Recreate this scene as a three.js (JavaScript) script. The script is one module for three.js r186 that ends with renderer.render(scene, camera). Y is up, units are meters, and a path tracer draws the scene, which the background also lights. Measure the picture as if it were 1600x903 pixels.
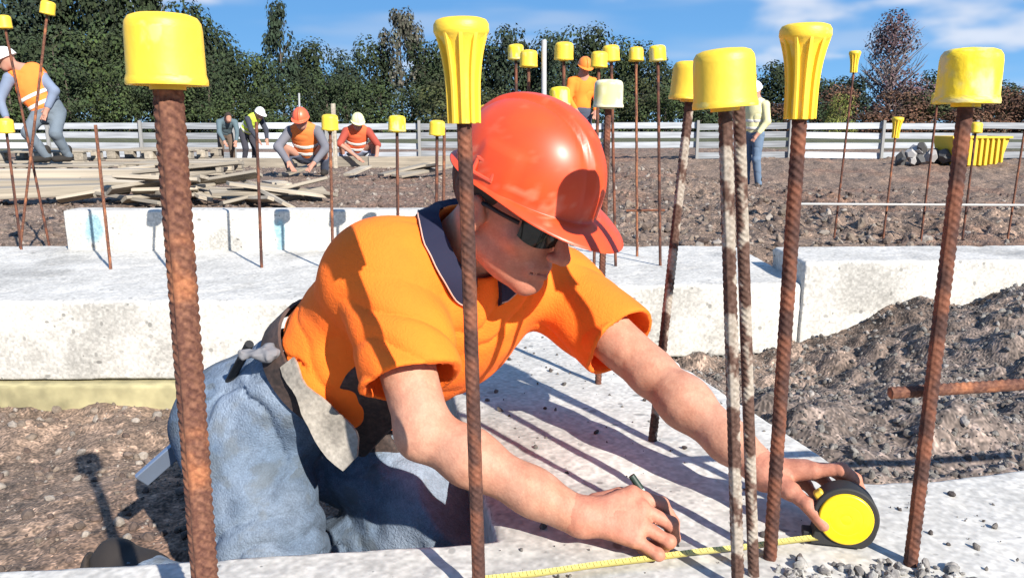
import * as THREE from 'three';
import { mergeGeometries } from 'three/addons/utils/BufferGeometryUtils.js';
import { RoundedBoxGeometry } from 'three/addons/geometries/RoundedBoxGeometry.js';

// ------------------------------------------------------------------ camera, sky, sun, exposure
const scene = new THREE.Scene();
const camera = new THREE.PerspectiveCamera(39.75, 1600 / 903, 0.05, 1500);
camera.position.set(0, 0.6, 0);
camera.rotation.set(-11.8 * Math.PI / 180, 0, 0);
const renderer = new THREE.WebGLRenderer({ antialias: true });
renderer.toneMapping = THREE.LinearToneMapping;
renderer.toneMappingExposure = 2.06;
renderer.shadowMap.enabled = true;

const SUN = new THREE.Vector3(0.480, 0.545, 0.687).normalize();
const sun = new THREE.DirectionalLight(new THREE.Color(1.0, 0.94, 0.86), 4.6);
sun.position.copy(SUN).multiplyScalar(40);
sun.target.position.set(0, 0, -2);
sun.castShadow = true;
sun.shadow.mapSize.set(4096, 4096);
Object.assign(sun.shadow.camera, { left: -30, right: 30, top: 30, bottom: -30, near: 1, far: 120 });
scene.add(sun, sun.target);

// ------------------------------------------------------------------ noise and maths
function rng(seed) { let s = seed | 0; return () => { s = (s + 0x6d2b79f5) | 0; let t = Math.imul(s ^ (s >>> 15), 1 | s); t = (t + Math.imul(t ^ (t >>> 7), 61 | t)) ^ t; return ((t ^ (t >>> 14)) >>> 0) / 4294967296; }; }
const PT = new Uint16Array(4096), RV = new Float32Array(4096); { const r = rng(4242); for (let i = 0; i < 4096; i++) { PT[i] = i; RV[i] = r(); } for (let i = 4095; i > 0; i--) { const k = Math.floor(r() * (i + 1)), t = PT[i]; PT[i] = PT[k]; PT[k] = t; } }
const h3 = (x, y, z) => RV[PT[(PT[(PT[x & 4095] + y) & 4095] + z) & 4095]];
const sm = (t) => t * t * (3 - 2 * t);
function vn(x, y, z) {                                    // value noise -1..1
  const X = Math.floor(x), Y = Math.floor(y), Z = Math.floor(z), u = sm(x - X), v = sm(y - Y), w = sm(z - Z);
  const l = (a, b, t) => a + (b - a) * t;
  return 2 * l(l(l(h3(X, Y, Z), h3(X + 1, Y, Z), u), l(h3(X, Y + 1, Z), h3(X + 1, Y + 1, Z), u), v), l(l(h3(X, Y, Z + 1), h3(X + 1, Y, Z + 1), u), l(h3(X, Y + 1, Z + 1), h3(X + 1, Y + 1, Z + 1), u), v), w) - 1;
}
const fbm = (x, y, z, o = 4) => { let a = 0, s = 0.5; for (let i = 0; i < o; i++) { a += s * vn(x, y, z); x = x * 2.03 + 7.1; y = y * 2.03 + 3.7; z = z * 2.03 + 1.9; s *= 0.5; } return a; };
function pn(x, y, p, sd) {                                // periodic value noise 0..1
  const X = Math.floor(x), Y = Math.floor(y), u = sm(x - X), v = sm(y - Y), X0 = X % p, X1 = (X + 1) % p, Y0 = Y % p, Y1 = (Y + 1) % p;
  const a = h3(X0, Y0, sd), b = h3(X1, Y0, sd), c = h3(X0, Y1, sd), d = h3(X1, Y1, sd);
  return a + (b - a) * u + (c - a) * v + (a - b - c + d) * u * v;
}
const pf = (u, v, p, o, sd) => { let a = 0, s = 0.5, n = 0; for (let i = 0; i < o; i++) { a += s * pn(u * p, v * p, p, sd + i); n += s; p *= 2; s *= 0.5; } return a / n; };
const clamp = (x, a = 0, b = 1) => Math.min(b, Math.max(a, x));
const step = (a, b, x) => sm(clamp((x - a) / (b - a)));
const mix = (a, b, t) => a + (b - a) * t;
const V = (x, y, z) => new THREE.Vector3(x, y, z);
const v3 = {
  sub: (a, b) => [a[0] - b[0], a[1] - b[1], a[2] - b[2]], add: (a, b, k = 1) => [a[0] + b[0] * k, a[1] + b[1] * k, a[2] + b[2] * k],
  dot: (a, b) => a[0] * b[0] + a[1] * b[1] + a[2] * b[2], len: (a) => Math.hypot(a[0], a[1], a[2]),
  norm: (a) => { const l = Math.hypot(a[0], a[1], a[2]); return [a[0] / l, a[1] / l, a[2] / l]; },
  cross: (a, b) => [a[1] * b[2] - a[2] * b[1], a[2] * b[0] - a[0] * b[2], a[0] * b[1] - a[1] * b[0]],
  mix: (a, b, t) => [mix(a[0], b[0], t), mix(a[1], b[1], t), mix(a[2], b[2], t)],
};

// ------------------------------------------------------------------ sky
{
  const w = 2048, h = 1024, data = new Float32Array(w * h * 4);
  for (let j = 0; j < h; j++) for (let i = 0; i < w; i++) {
    const el = ((j + 0.5) / h - 0.5) * Math.PI, az = ((i + 0.5) / w - 0.5) * 2 * Math.PI;
    const y = Math.sin(el), ce = Math.cos(el), x = ce * Math.cos(az), z = ce * Math.sin(az);
    let r, g, b;
    const t = clamp(y, 0, 1), k = Math.pow(1 - t, 6), k2 = Math.pow(1 - t, 26);
    r = 0.056 + 0.050 * k + 0.085 * k2; g = 0.150 + 0.125 * k + 0.070 * k2; b = 0.34 + 0.155 * k + 0.015 * k2;
    if (y > -0.02) {                                       // broken fair-weather cloud
      const q = 1 / (Math.max(y, 0) + 0.16);
      const n = fbm(x * q * 2.3 + 11.3, y * 9, z * q * 2.3 + 4.2, 6) + 0.22 * fbm(x * 9, y * 26, z * 9 + 5, 4);
      const c = 0.8 * step(0.10, 0.55, n), wisp = step(-0.05, 0.5, fbm(x * 5 + 3, y * 34 + 2, z * 5, 4)) * 0.28;
      const m = Math.max(c * 0.9, wisp) * step(-0.02, 0.05, y);
      const lum = 0.40 + 0.10 * n;
      r = mix(r, lum * 0.97, m); g = mix(g, lum * 0.99, m); b = mix(b, lum * 1.06, m);
    }
    data.set([r, g, b, 1], (j * w + i) * 4);
  }
  const t = new THREE.DataTexture(data, w, h, THREE.RGBAFormat, THREE.FloatType);
  t.mapping = THREE.EquirectangularReflectionMapping; t.magFilter = THREE.LinearFilter; t.minFilter = THREE.LinearFilter; t.needsUpdate = true;
  scene.background = t; scene.environment = t;
}

// ------------------------------------------------------------------ object helpers
const names = new Map();
const numbered = (n) => { const k = names.get(n) || 0; names.set(n, k + 1); return k ? n + '_' + String(k).padStart(3, '0') : n; };
function tag(o, label, category, group, kind) { o.userData = { label, category }; if (group) o.userData.group = group; if (kind) o.userData.kind = kind; return o; }
function thing(name, label, category, pos = [0, 0, 0], group) { const g = new THREE.Group(); g.name = numbered(name); g.position.set(...pos); scene.add(g); return tag(g, label, category, group); }
function mesh(name, geo, mat, parent) { const m = new THREE.Mesh(geo, mat); m.castShadow = m.receiveShadow = true; m.name = parent ? name : numbered(name); (parent || scene).add(m); return m; }
function single(name, geo, mat, label, category, pos, group, kind) { const m = mesh(name, geo, mat); if (pos) m.position.set(...pos); return tag(m, label, category, group, kind); }
function structure(name, geo, mat) { const m = mesh(name, geo, mat); m.userData = { kind: 'structure' }; return m; }

// ------------------------------------------------------------------ signed distance modelling
function roundCone(p, a, b, r1, r2) {
  const bx = b[0] - a[0], by = b[1] - a[1], bz = b[2] - a[2], px = p[0] - a[0], py = p[1] - a[1], pz = p[2] - a[2];
  const t = clamp((px * bx + py * by + pz * bz) / (bx * bx + by * by + bz * bz));
  return Math.hypot(px - bx * t, py - by * t, pz - bz * t) - (r1 + (r2 - r1) * t);
}
function ellipsoid(p, c, ax, ay, az, r) {                 // axes are unit vectors
  const d = v3.sub(p, c), x = v3.dot(d, ax), y = v3.dot(d, ay), z = v3.dot(d, az);
  const k0 = Math.hypot(x / r[0], y / r[1], z / r[2]), k1 = Math.hypot(x / (r[0] * r[0]), y / (r[1] * r[1]), z / (r[2] * r[2]));
  return k1 < 1e-9 ? -Math.min(...r) : k0 * (k0 - 1) / k1;
}
const ell = (p, c, r) => { const x = p[0] - c[0], y = p[1] - c[1], z = p[2] - c[2], k0 = Math.hypot(x / r[0], y / r[1], z / r[2]), k1 = Math.hypot(x / (r[0] * r[0]), y / (r[1] * r[1]), z / (r[2] * r[2])); return k1 < 1e-9 ? -Math.min(...r) : k0 * (k0 - 1) / k1; };
const smin = (a, b, k) => { const h = Math.max(k - Math.abs(a - b), 0) / k; return Math.min(a, b) - h * h * k * 0.25; };
const smax = (a, b, k) => -smin(-a, -b, k);
function sdfGeometry(f, lo, hi, h, colour, uvScale = 1) { // surface nets with blocks far from the surface skipped
  const n = [0, 1, 2].map((i) => Math.ceil((hi[i] - lo[i]) / h) + 2), [nx, ny, nz] = n, val = new Float32Array(nx * ny * nz), B = 8, p = [0, 0, 0];
  for (let bz = 0; bz < nz; bz += B) for (let by = 0; by < ny; by += B) for (let bx = 0; bx < nx; bx += B) {
    p[0] = lo[0] + (bx + B / 2) * h; p[1] = lo[1] + (by + B / 2) * h; p[2] = lo[2] + (bz + B / 2) * h;
    const d = f(p), skip = Math.abs(d) > h * B * 1.25;
    for (let z = bz; z < Math.min(nz, bz + B); z++) for (let y = by; y < Math.min(ny, by + B); y++) for (let x = bx; x < Math.min(nx, bx + B); x++) {
      if (skip) val[(z * ny + y) * nx + x] = d;
      else { p[0] = lo[0] + x * h; p[1] = lo[1] + y * h; p[2] = lo[2] + z * h; val[(z * ny + y) * nx + x] = f(p); }
    }
  }
  const id = new Int32Array(nx * ny * nz).fill(-1), pos = [], idx = [], C = [[0, 0, 0], [1, 0, 0], [0, 1, 0], [1, 1, 0], [0, 0, 1], [1, 0, 1], [0, 1, 1], [1, 1, 1]];
  const E = []; for (let i = 0; i < 8; i++) for (const b of [1, 2, 4]) if (!(i & b)) E.push([i, i | b]);
  const at = (x, y, z) => (z * ny + y) * nx + x, v = new Float32Array(8);
  for (let z = 0; z < nz - 1; z++) for (let y = 0; y < ny - 1; y++) for (let x = 0; x < nx - 1; x++) {
    let neg = 0; for (let i = 0; i < 8; i++) { v[i] = val[at(x + C[i][0], y + C[i][1], z + C[i][2])]; if (v[i] < 0) neg++; }
    if (!neg || neg === 8) continue;
    let sx = 0, sy = 0, sz = 0, c = 0;
    for (const [a, b] of E) if ((v[a] < 0) !== (v[b] < 0)) { const t = v[a] / (v[a] - v[b]); sx += mix(C[a][0], C[b][0], t); sy += mix(C[a][1], C[b][1], t); sz += mix(C[a][2], C[b][2], t); c++; }
    id[at(x, y, z)] = pos.length / 3; pos.push(lo[0] + (x + sx / c) * h, lo[1] + (y + sy / c) * h, lo[2] + (z + sz / c) * h);
  }
  const quad = (a, b, c, d, flip) => { if (a < 0 || b < 0 || c < 0 || d < 0) return; flip ? idx.push(a, c, b, a, d, c) : idx.push(a, b, c, a, c, d); };
  for (let z = 1; z < nz - 1; z++) for (let y = 1; y < ny - 1; y++) for (let x = 1; x < nx - 1; x++) {
    const s = val[at(x, y, z)] < 0;
    if (s !== val[at(x + 1, y, z)] < 0) quad(id[at(x, y - 1, z - 1)], id[at(x, y, z - 1)], id[at(x, y, z)], id[at(x, y - 1, z)], !s);
    if (s !== val[at(x, y + 1, z)] < 0) quad(id[at(x - 1, y, z - 1)], id[at(x - 1, y, z)], id[at(x, y, z)], id[at(x, y, z - 1)], !s);
    if (s !== val[at(x, y, z + 1)] < 0) quad(id[at(x - 1, y - 1, z)], id[at(x, y - 1, z)], id[at(x, y, z)], id[at(x - 1, y, z)], !s);
  }
  const nv = pos.length / 3, e = h * 0.6, N = [], K = [];
  for (let i = 0; i < nv; i++) {
    const x = pos[i * 3], y = pos[i * 3 + 1], z = pos[i * 3 + 2];
    N.push(v3.norm([f([x + e, y, z]) - f([x - e, y, z]), f([x, y + e, z]) - f([x, y - e, z]), f([x, y, z + e]) - f([x, y, z - e])]));
    if (colour) K.push(colour(x, y, z, N[i]));
  }
  // box-mapped texture coordinates: a vertex is doubled where faces of different axes meet
  const map = new Int32Array(nv * 3).fill(-1), P = [], Q = [], U = [], C2 = [], out = new Uint32Array(idx.length);
  for (let t = 0; t < idx.length; t += 3) {
    const g = v3.add(v3.add(N[idx[t]], N[idx[t + 1]]), N[idx[t + 2]]).map(Math.abs), ax = g[1] >= g[0] && g[1] >= g[2] ? 1 : g[2] >= g[0] ? 2 : 0;
    for (let m = 0; m < 3; m++) { const i = idx[t + m]; let k = map[i * 3 + ax]; if (k < 0) { k = map[i * 3 + ax] = P.length / 3; const x = pos[i * 3], y = pos[i * 3 + 1], z = pos[i * 3 + 2]; P.push(x, y, z); Q.push(N[i][0], N[i][1], N[i][2]); if (ax === 1) U.push(x * uvScale, z * uvScale); else if (ax === 2) U.push(x * uvScale, y * uvScale); else U.push(z * uvScale, y * uvScale); if (colour) C2.push(K[i][0], K[i][1], K[i][2]); } out[t + m] = k; }
  }
  const geo = new THREE.BufferGeometry();
  geo.setAttribute('position', new THREE.Float32BufferAttribute(P, 3)); geo.setAttribute('normal', new THREE.Float32BufferAttribute(Q, 3)); geo.setAttribute('uv', new THREE.Float32BufferAttribute(U, 2));
  if (colour) geo.setAttribute('color', new THREE.Float32BufferAttribute(C2, 3));
  geo.setIndex(new THREE.BufferAttribute(out, 1)); return geo;
}
function flat(geo, keep = ['position', 'normal', 'uv']) { const g = geo.index ? geo.toNonIndexed() : geo; for (const k of Object.keys(g.attributes)) if (!keep.includes(k)) g.deleteAttribute(k); return g; }
const joined = (list, keep) => mergeGeometries(list.map((g) => flat(g, keep)), false);
function tube(points, radius, seg = 8, rings) { return new THREE.TubeGeometry(new THREE.CatmullRomCurve3(points.map((p) => V(...p))), rings || points.length * 6, radius, seg, false); }
function bar(a, b, r1, r2, seg = 10) {                     // tapered round bar with closed ends
  const A = V(...a), Bv = V(...b), d = Bv.clone().sub(A), g = new THREE.CylinderGeometry(r2, r1, d.length(), seg, 1);
  g.applyQuaternion(new THREE.Quaternion().setFromUnitVectors(V(0, 1, 0), d.clone().normalize())); const m = A.add(Bv).multiplyScalar(0.5); g.translate(m.x, m.y, m.z); return g;
}

// ------------------------------------------------------------------ procedural materials
function texture(size, fn, colour = true, repeat = 1) {
  const d = new Uint8Array(size * size * 4);
  for (let j = 0; j < size; j++) for (let i = 0; i < size; i++) { const c = fn((i + 0.5) / size, (j + 0.5) / size), k = (j * size + i) * 4; for (let m = 0; m < 3; m++) d[k + m] = clamp(typeof c === 'number' ? c : c[m]) * 255; d[k + 3] = 255; }
  const t = new THREE.DataTexture(d, size, size); t.wrapS = t.wrapT = THREE.RepeatWrapping; t.magFilter = THREE.LinearFilter; t.minFilter = THREE.LinearMipmapLinearFilter; t.generateMipmaps = true; t.repeat.set(repeat, repeat);
  if (colour) t.colorSpace = THREE.SRGBColorSpace; t.needsUpdate = true; return t;
}
const std = (o) => new THREE.MeshStandardMaterial(o), phy = (o) => new THREE.MeshPhysicalMaterial(o);
const lin = (r, g, b) => new THREE.Color().setRGB(r, g, b);
const spots = (n, seed, rmin, rmax) => {                   // round specks splatted once into a tile
  const r = rng(seed), S = 1536, d = new Float32Array(S * S);
  for (let i = 0; i < n; i++) { const x = r() * S, y = r() * S, R = (rmin + (rmax - rmin) * Math.pow(r(), 4)) * S, k = 0.5 + 0.5 * r(), ax = 0.7 + 0.6 * r(), m = Math.ceil(R * 1.4); for (let b = -m; b <= m; b++) for (let a = -m; a <= m; a++) { const q = Math.hypot(a * ax, b / ax) / R; if (q < 1) { const t = ((Math.floor(y) + b + S) % S) * S + (Math.floor(x) + a + S) % S; d[t] = Math.max(d[t], k * step(1, 0.55, q)); } } }
  return (u, v) => d[Math.floor(v * S) % S * S + Math.floor(u * S) % S];
};
const pits = spots(1300, 5, 0.0006, 0.006), grit = spots(2600, 9, 0.0008, 0.004);
const concreteTone = (u, v) => { const a = pf(u, v, 4, 2, 11), b = pf(u, v, 24, 3, 31), c = pf(u, v, 256, 2, 51), st = step(0.56, 0.72, pf(u, v, 6, 5, 71)); return { a, b, c, st }; };
const concreteMap = texture(1536, (u, v) => { const { a, b, c, st } = concreteTone(u, v), p = pits(u, v), g = grit(v, u);
  const l = 0.735 + 0.10 * (a - 0.5) + 0.12 * (b - 0.5) + 0.20 * (c - 0.5) - 0.20 * st * b - 0.24 * p * (0.4 + c) - 0.07 * g; return [l * 1.0 + 0.006, l * 0.988 + 0.004, l * 0.955]; });
const concreteBump = texture(1024, (u, v) => 0.55 + 0.5 * (pf(u, v, 24, 3, 31) - 0.5) + 0.4 * (pf(u, v, 256, 1, 51) - 0.5) - 0.5 * pits(u, v), false);
const concrete = std({ map: concreteMap, bumpMap: concreteBump, bumpScale: 0.0016, roughness: 0.93 });
const mudMap = texture(1024, (u, v) => { const a = pf(u, v, 5, 5, 5), b = pf(u, v, 40, 4, 25), s = grit(u, v), w = step(0.62, 0.8, pf(u, v, 60, 3, 91)); const f = pn(u * 220, v * 220, 220, 77) - 0.5; const l = 0.42 + 0.18 * (a - 0.5) + 0.36 * (b - 0.5) + 0.26 * f + 0.18 * w + 0.20 * s; return [l * 1.04, l * 0.93, l * 0.85]; });
const mudBump = texture(1024, (u, v) => 0.6 * pf(u, v, 40, 4, 25) + 0.3 * grit(u, v) + 0.35 * pn(u * 220, v * 220, 220, 77), false);
const mud = std({ map: mudMap, bumpMap: mudBump, bumpScale: 0.006, roughness: 0.97, vertexColors: true });
const rustMap = texture(512, (u, v) => { const a = pf(u, v, 6, 5, 3), b = pf(u, v, 60, 3, 23), k = step(0.35, 0.7, a); return [mix(0.40, 0.58, k) + 0.26 * (b - 0.5), mix(0.26, 0.37, k) + 0.22 * (b - 0.5), mix(0.20, 0.25, k) + 0.16 * (b - 0.5)]; });
const rust = std({ map: rustMap, roughness: 0.85, metalness: 0.15 });
const darkRustMap = texture(512, (u, v) => { const a = pf(u, v, 6, 5, 43), b = pf(u, v, 60, 3, 63), k = step(0.4, 0.75, a); return [mix(0.28, 0.46, k) + 0.16 * (b - 0.5), mix(0.18, 0.28, k) + 0.14 * (b - 0.5), mix(0.15, 0.20, k) + 0.12 * (b - 0.5)]; });
const darkRust = std({ map: darkRustMap, roughness: 0.85, metalness: 0.15 });
const cementRustMap = texture(512, (u, v) => { const a = pf(u, v, 8, 5, 143), b = pf(u, v, 60, 3, 163), k = step(0.44, 0.60, a); return [mix(0.30, 0.58, k) + 0.2 * (b - 0.5), mix(0.21, 0.54, k) + 0.2 * (b - 0.5), mix(0.17, 0.49, k) + 0.2 * (b - 0.5)]; });
const cementRust = std({ map: cementRustMap, roughness: 0.92 });
const capBump = texture(512, (u, v) => pf(u, v, 24, 4, 8), false);
const yellowMap = texture(512, (u, v) => { const a = pf(u, v, 5, 4, 21), s = step(0.60, 0.74, pf(u, v, 10, 6, 61)); const l = 0.92 + 0.08 * (a - 0.5); return [mix(l, 0.86, s * 0.6), mix(l * 0.83, 0.80, s * 0.6), mix(0.16 + 0.1 * a, 0.50, s * 0.6)]; });
const yellow = phy({ map: yellowMap, bumpMap: capBump, bumpScale: 0.0004, roughness: 0.5, clearcoat: 0.1, clearcoatRoughness: 0.5 });
const dirtyYellowMap = texture(512, (u, v) => { const s = step(0.42, 0.66, pf(u, v, 8, 6, 261)), a = pf(u, v, 5, 4, 221); return [mix(0.93, 0.80, s) + 0.06 * (a - 0.5), mix(0.80, 0.74, s) + 0.06 * (a - 0.5), mix(0.14, 0.50, s)]; });
const dirtyYellow = phy({ map: dirtyYellowMap, bumpMap: capBump, bumpScale: 0.001, roughness: 0.6 });
const paleCap = std({ map: texture(256, (u, v) => { const s = step(0.4, 0.6, pf(u, v, 6, 5, 361)); return [mix(0.86, 0.80, s), mix(0.84, 0.78, s), mix(0.70, 0.52, s)]; }), roughness: 0.7 });
const black = std({ color: lin(0.012, 0.012, 0.013), roughness: 0.7 });

// ------------------------------------------------------------------ the ground: one sheet out to the horizon
function polyDistance(poly, x, z) {                        // signed distance to a plan outline
  let d = Infinity, s = 1;
  for (let i = 0, j = poly.length - 1; i < poly.length; j = i++) {
    const [ax, az] = poly[i], [bx, bz] = poly[j], ex = bx - ax, ez = bz - az, wx = x - ax, wz = z - az, t = clamp((wx * ex + wz * ez) / (ex * ex + ez * ez));
    d = Math.min(d, (wx - ex * t) ** 2 + (wz - ez * t) ** 2);
    const c1 = z >= az, c2 = z < bz, c3 = ex * wz > ez * wx; if ((c1 && c2 && c3) || (!c1 && !c2 && !c3)) s = -s;
  }
  return s * Math.sqrt(d);
}
const nearPlan = [[-2.6, -0.782], [-0.70, -0.995], [-0.02, -1.072], [-0.33, -2.75], [0.21, -2.85], [0.60, -1.27], [0.72, -1.275], [2.6, -1.75], [2.6, -0.25], [-2.6, -0.25]];
const farPlan = [[-4.4, -2.64], [-0.2, -2.68], [-0.2, -2.86], [1.12, -2.99], [1.12, -3.93], [-4.4, -3.93]];
const diagRight = (z) => mix(0.60, 0.21, (z + 1.27) / -1.58);
function groundHeight(x, z) {
  const n = fbm(x * 1.7, 3.1, z * 1.7, 3), n2 = fbm(x * 7, 8.3, z * 7, 3), n3 = fbm(x * 26, 1.3, z * 26, 3);
  const d = Math.hypot(x, z);
  // trench on the left, kneeling side
  const trench = -0.375 + 0.05 * n + 0.03 * n2 + 0.008 * n3 + 0.05 * step(-2.2, -2.55, z) * (0.6 + n2);
  // clay heap on the right
  const e = Math.max(0, x - diagRight(z));
  const gully = 0.075 * Math.exp(-((e - 0.03) ** 2) / 0.004);
  const heap = -0.07 - gully + 0.075 * step(-1.8, -2.7, z) * step(1.05, 1.9, x) - 0.17 * step(-1.7, -2.6, z) * step(1.75, 1.0, x) - 0.035 * step(-1.5, -2.2, z) - 0.10 * step(2.2, 3.4, x) + 0.05 * n + 0.085 * Math.abs(n2) + 0.020 * n3
    - 0.08 * step(-0.1, 0.3, fbm(x * 2.3 + 4, 2, z * 2.3, 2) - 0.08) * 0.7;
  const inner = mix(trench, heap, step(-0.08, 0.12, x - mix(-0.02, -0.33, (z + 1.07) / -1.68) - 0.25));
  // churned ground behind the far footing, falling away, then level
  const fall = -0.06 - 0.26 * step(10, 19, d) - 0.36 * step(1.5, 4.5, x) * step(5, 12, d) * step(21, 15, d);
  const rough = (0.07 * n + 0.10 * Math.abs(n2) + 0.035 * n3) * step(3.9, 4.8, -z) * step(60, 22, d) * mix(0.5, 1.2, step(0, 2, x));
  const field = fall + rough - 0.10 * step(4.4, 3.9, -z) + 0.05 * fbm(x * 0.13, 5, z * 0.13, 2) * step(20, 60, d);
  let y = mix(inner, field, step(3.55, 3.95, -z));
  if (x > 1.05 && z < -2.9) y = Math.min(y, mix(y, -0.06, step(-2.95, -3.1, z) * step(-4.7, -4.2, z)));
  if (z > -0.5) y = mix(y, -0.42 + 0.02 * n2, step(-0.6, -0.3, z));
  const pd = Math.min(polyDistance(nearPlan, x, z), polyDistance(farPlan, x, z));
  if (pd < 0.02) y = Math.min(y, mix(-0.3, y, step(-0.03, 0.02, pd)));
  return y;
}
{
  const phi = []; for (let a = -180; a < -48; a += 6) phi.push(a); for (let a = -48; a < 48; a += 0.19) phi.push(a); for (let a = 48; a <= 180; a += 6) phi.push(a);
  phi[phi.length - 1] = 180;
  const rad = [0.02, 0.3, 0.6]; let r = 0.9; while (r < 3.3) { rad.push(r); r *= 1.0036; } while (r < 30) { rad.push(r); r *= 1.0085; } while (r < 900) { rad.push(r); r *= 1.06; }
  const pos = [], uv = [], col = [], idx = [], nc = phi.length;
  for (const rr of rad) for (const a of phi) {
    const x = rr * Math.sin(a * Math.PI / 180), z = -rr * Math.cos(a * Math.PI / 180), y = groundHeight(x, z);
    pos.push(x, y, z); uv.push(x / 1.1, z / 1.1);
    // clay is greyer on the right-hand heap, red-brown in patches of the field, grassy beyond the fence
    const k = fbm(x * 1.1 + 9, 2, z * 1.1, 3), grey = step(-3.2, -2.2, z) * step(0.1, 0.4, x), far = step(27, 33, rr), red = step(0.0, 0.3, k);
    let c = [1.0, 0.88, 0.76]; c = v3.mix(c, [1.05, 0.80, 0.65], red * (1 - grey)); c = v3.mix(c, [0.95, 0.95, 0.96], grey * 0.9); c = v3.mix(c, [0.42, 0.55, 0.26], far);
    const m = 0.95 + 0.3 * fbm(x * 5, 4, z * 5, 2); col.push(c[0] * m, c[1] * m, c[2] * m);
  }
  for (let j = 0; j < rad.length - 1; j++) for (let i = 0; i < nc - 1; i++) { const a = j * nc + i; idx.push(a, a + 1, a + nc, a + 1, a + nc + 1, a + nc); }
  const g = new THREE.BufferGeometry(); g.setAttribute('position', new THREE.Float32BufferAttribute(pos, 3)); g.setAttribute('uv', new THREE.Float32BufferAttribute(uv, 2)); g.setAttribute('color', new THREE.Float32BufferAttribute(col, 3)); g.setIndex(idx); g.computeVertexNormals();
  structure('ground', g, mud);
}

// ------------------------------------------------------------------ concrete footings
function slab(poly, y0, y1, cell, lo, hi, rough = 1) {
  const f = (p) => {
    const e2 = polyDistance(poly, p[0], p[2]), ey = Math.max(p[1] - y1, y0 - p[1]), far = Math.max(e2, ey); if (Math.abs(far) > 0.05) return far;
    const d2 = e2 + 0.006 * fbm(p[0] * 6, p[1] * 9, p[2] * 6, 3) * rough, dy = ey + 0.004 * rough * fbm(p[0] * 4, 0.5, p[2] * 4, 2) + 0.0011 * rough * vn(p[0] * 34, 0.2, p[2] * 34);
    const chip = 0.010 * rough * step(0.1, 0.5, fbm(p[0] * 11, p[1] * 4 + 3, p[2] * 11, 3));
    return smax(d2, dy, 0.012 + chip) + chip * 0.35;
  };
  return sdfGeometry(f, lo, hi, cell, null, 0.5);
}
single('concrete_footing', slab(nearPlan, -0.46, 0, 0.0095, [-2.7, -0.5, -2.95], [2.7, 0.04, -0.2]), concrete, 'pale concrete footing the crouching person leans on, branching towards the far footing', 'footing');
single('concrete_footing', slab(farPlan, -0.285, 0, 0.014, [-4.5, -0.32, -4.0], [1.2, 0.05, -2.58]), concrete, 'wide pale concrete footing behind the crouching person carrying a row of thin bars', 'footing');
single('concrete_kerb', slab([[-4.4, -2.615], [-0.24, -2.655], [-0.24, -2.9], [-4.4, -2.9]], -0.5, -0.29, 0.014, [-4.5, -0.54, -2.98], [-0.1, -0.25, -2.56]), std({ map: texture(512, (u, v) => { const a = pf(u, v, 5, 5, 15), b = pf(u, v, 60, 3, 35), l = 0.60 + 0.2 * (a - 0.5) + 0.16 * (b - 0.5); return [l * 1.0, l * 0.95, l * 0.72]; }), roughness: 0.95 }), 'yellowish concrete ledge at the foot of the far footing', 'ledge');
single('concrete_upstand', slab([[1.105, -2.972], [4.6, -3.12], [4.6, -3.5], [1.105, -3.34]], -0.4, 0.085, 0.013, [1.0, -0.45, -3.6], [4.7, 0.13, -2.85]), concrete, 'raised pale concrete wall behind the grey clay heap', 'wall');
{
  // rear upstand with two blotches of blue marking spray
  const rawStain = (x, y) => { let m = 0; for (const [cx, cy, rx, ry] of [[-1.99, 0.095, 0.045, 0.085], [-1.11, 0.075, 0.035, 0.10]]) { const d = Math.hypot((x - cx) / rx, (y - cy) / ry) + 0.55 * fbm(x * 26, y * 20, 2, 4); m = Math.max(m, step(1.05, 0.6, d)); } return m; };
  const f = (p) => { const d2 = polyDistance([[-2.13, -3.78], [0.0, -3.80], [0.0, -3.92], [-2.13, -3.92]], p[0], p[2]) + 0.004 * fbm(p[0] * 6, p[1] * 9, p[2] * 6, 3); return smax(d2, Math.max(p[1] - 0.19, -0.1 - p[1]) + 0.004 * fbm(p[0] * 5, 2, p[2] * 5, 2), 0.014); };
  const g = sdfGeometry(f, [-2.2, -0.12, -4.0], [0.1, 0.22, -3.7], 0.009, (x, y) => v3.mix([1, 1, 1], [0.42, 0.80, 1.0], 0.85 * rawStain(x, y)), 0.5);
  const m = concrete.clone(); m.vertexColors = true;
  single('concrete_upstand', g, m, 'low pale concrete wall marked with two blotches of blue spray', 'wall');
}

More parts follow.
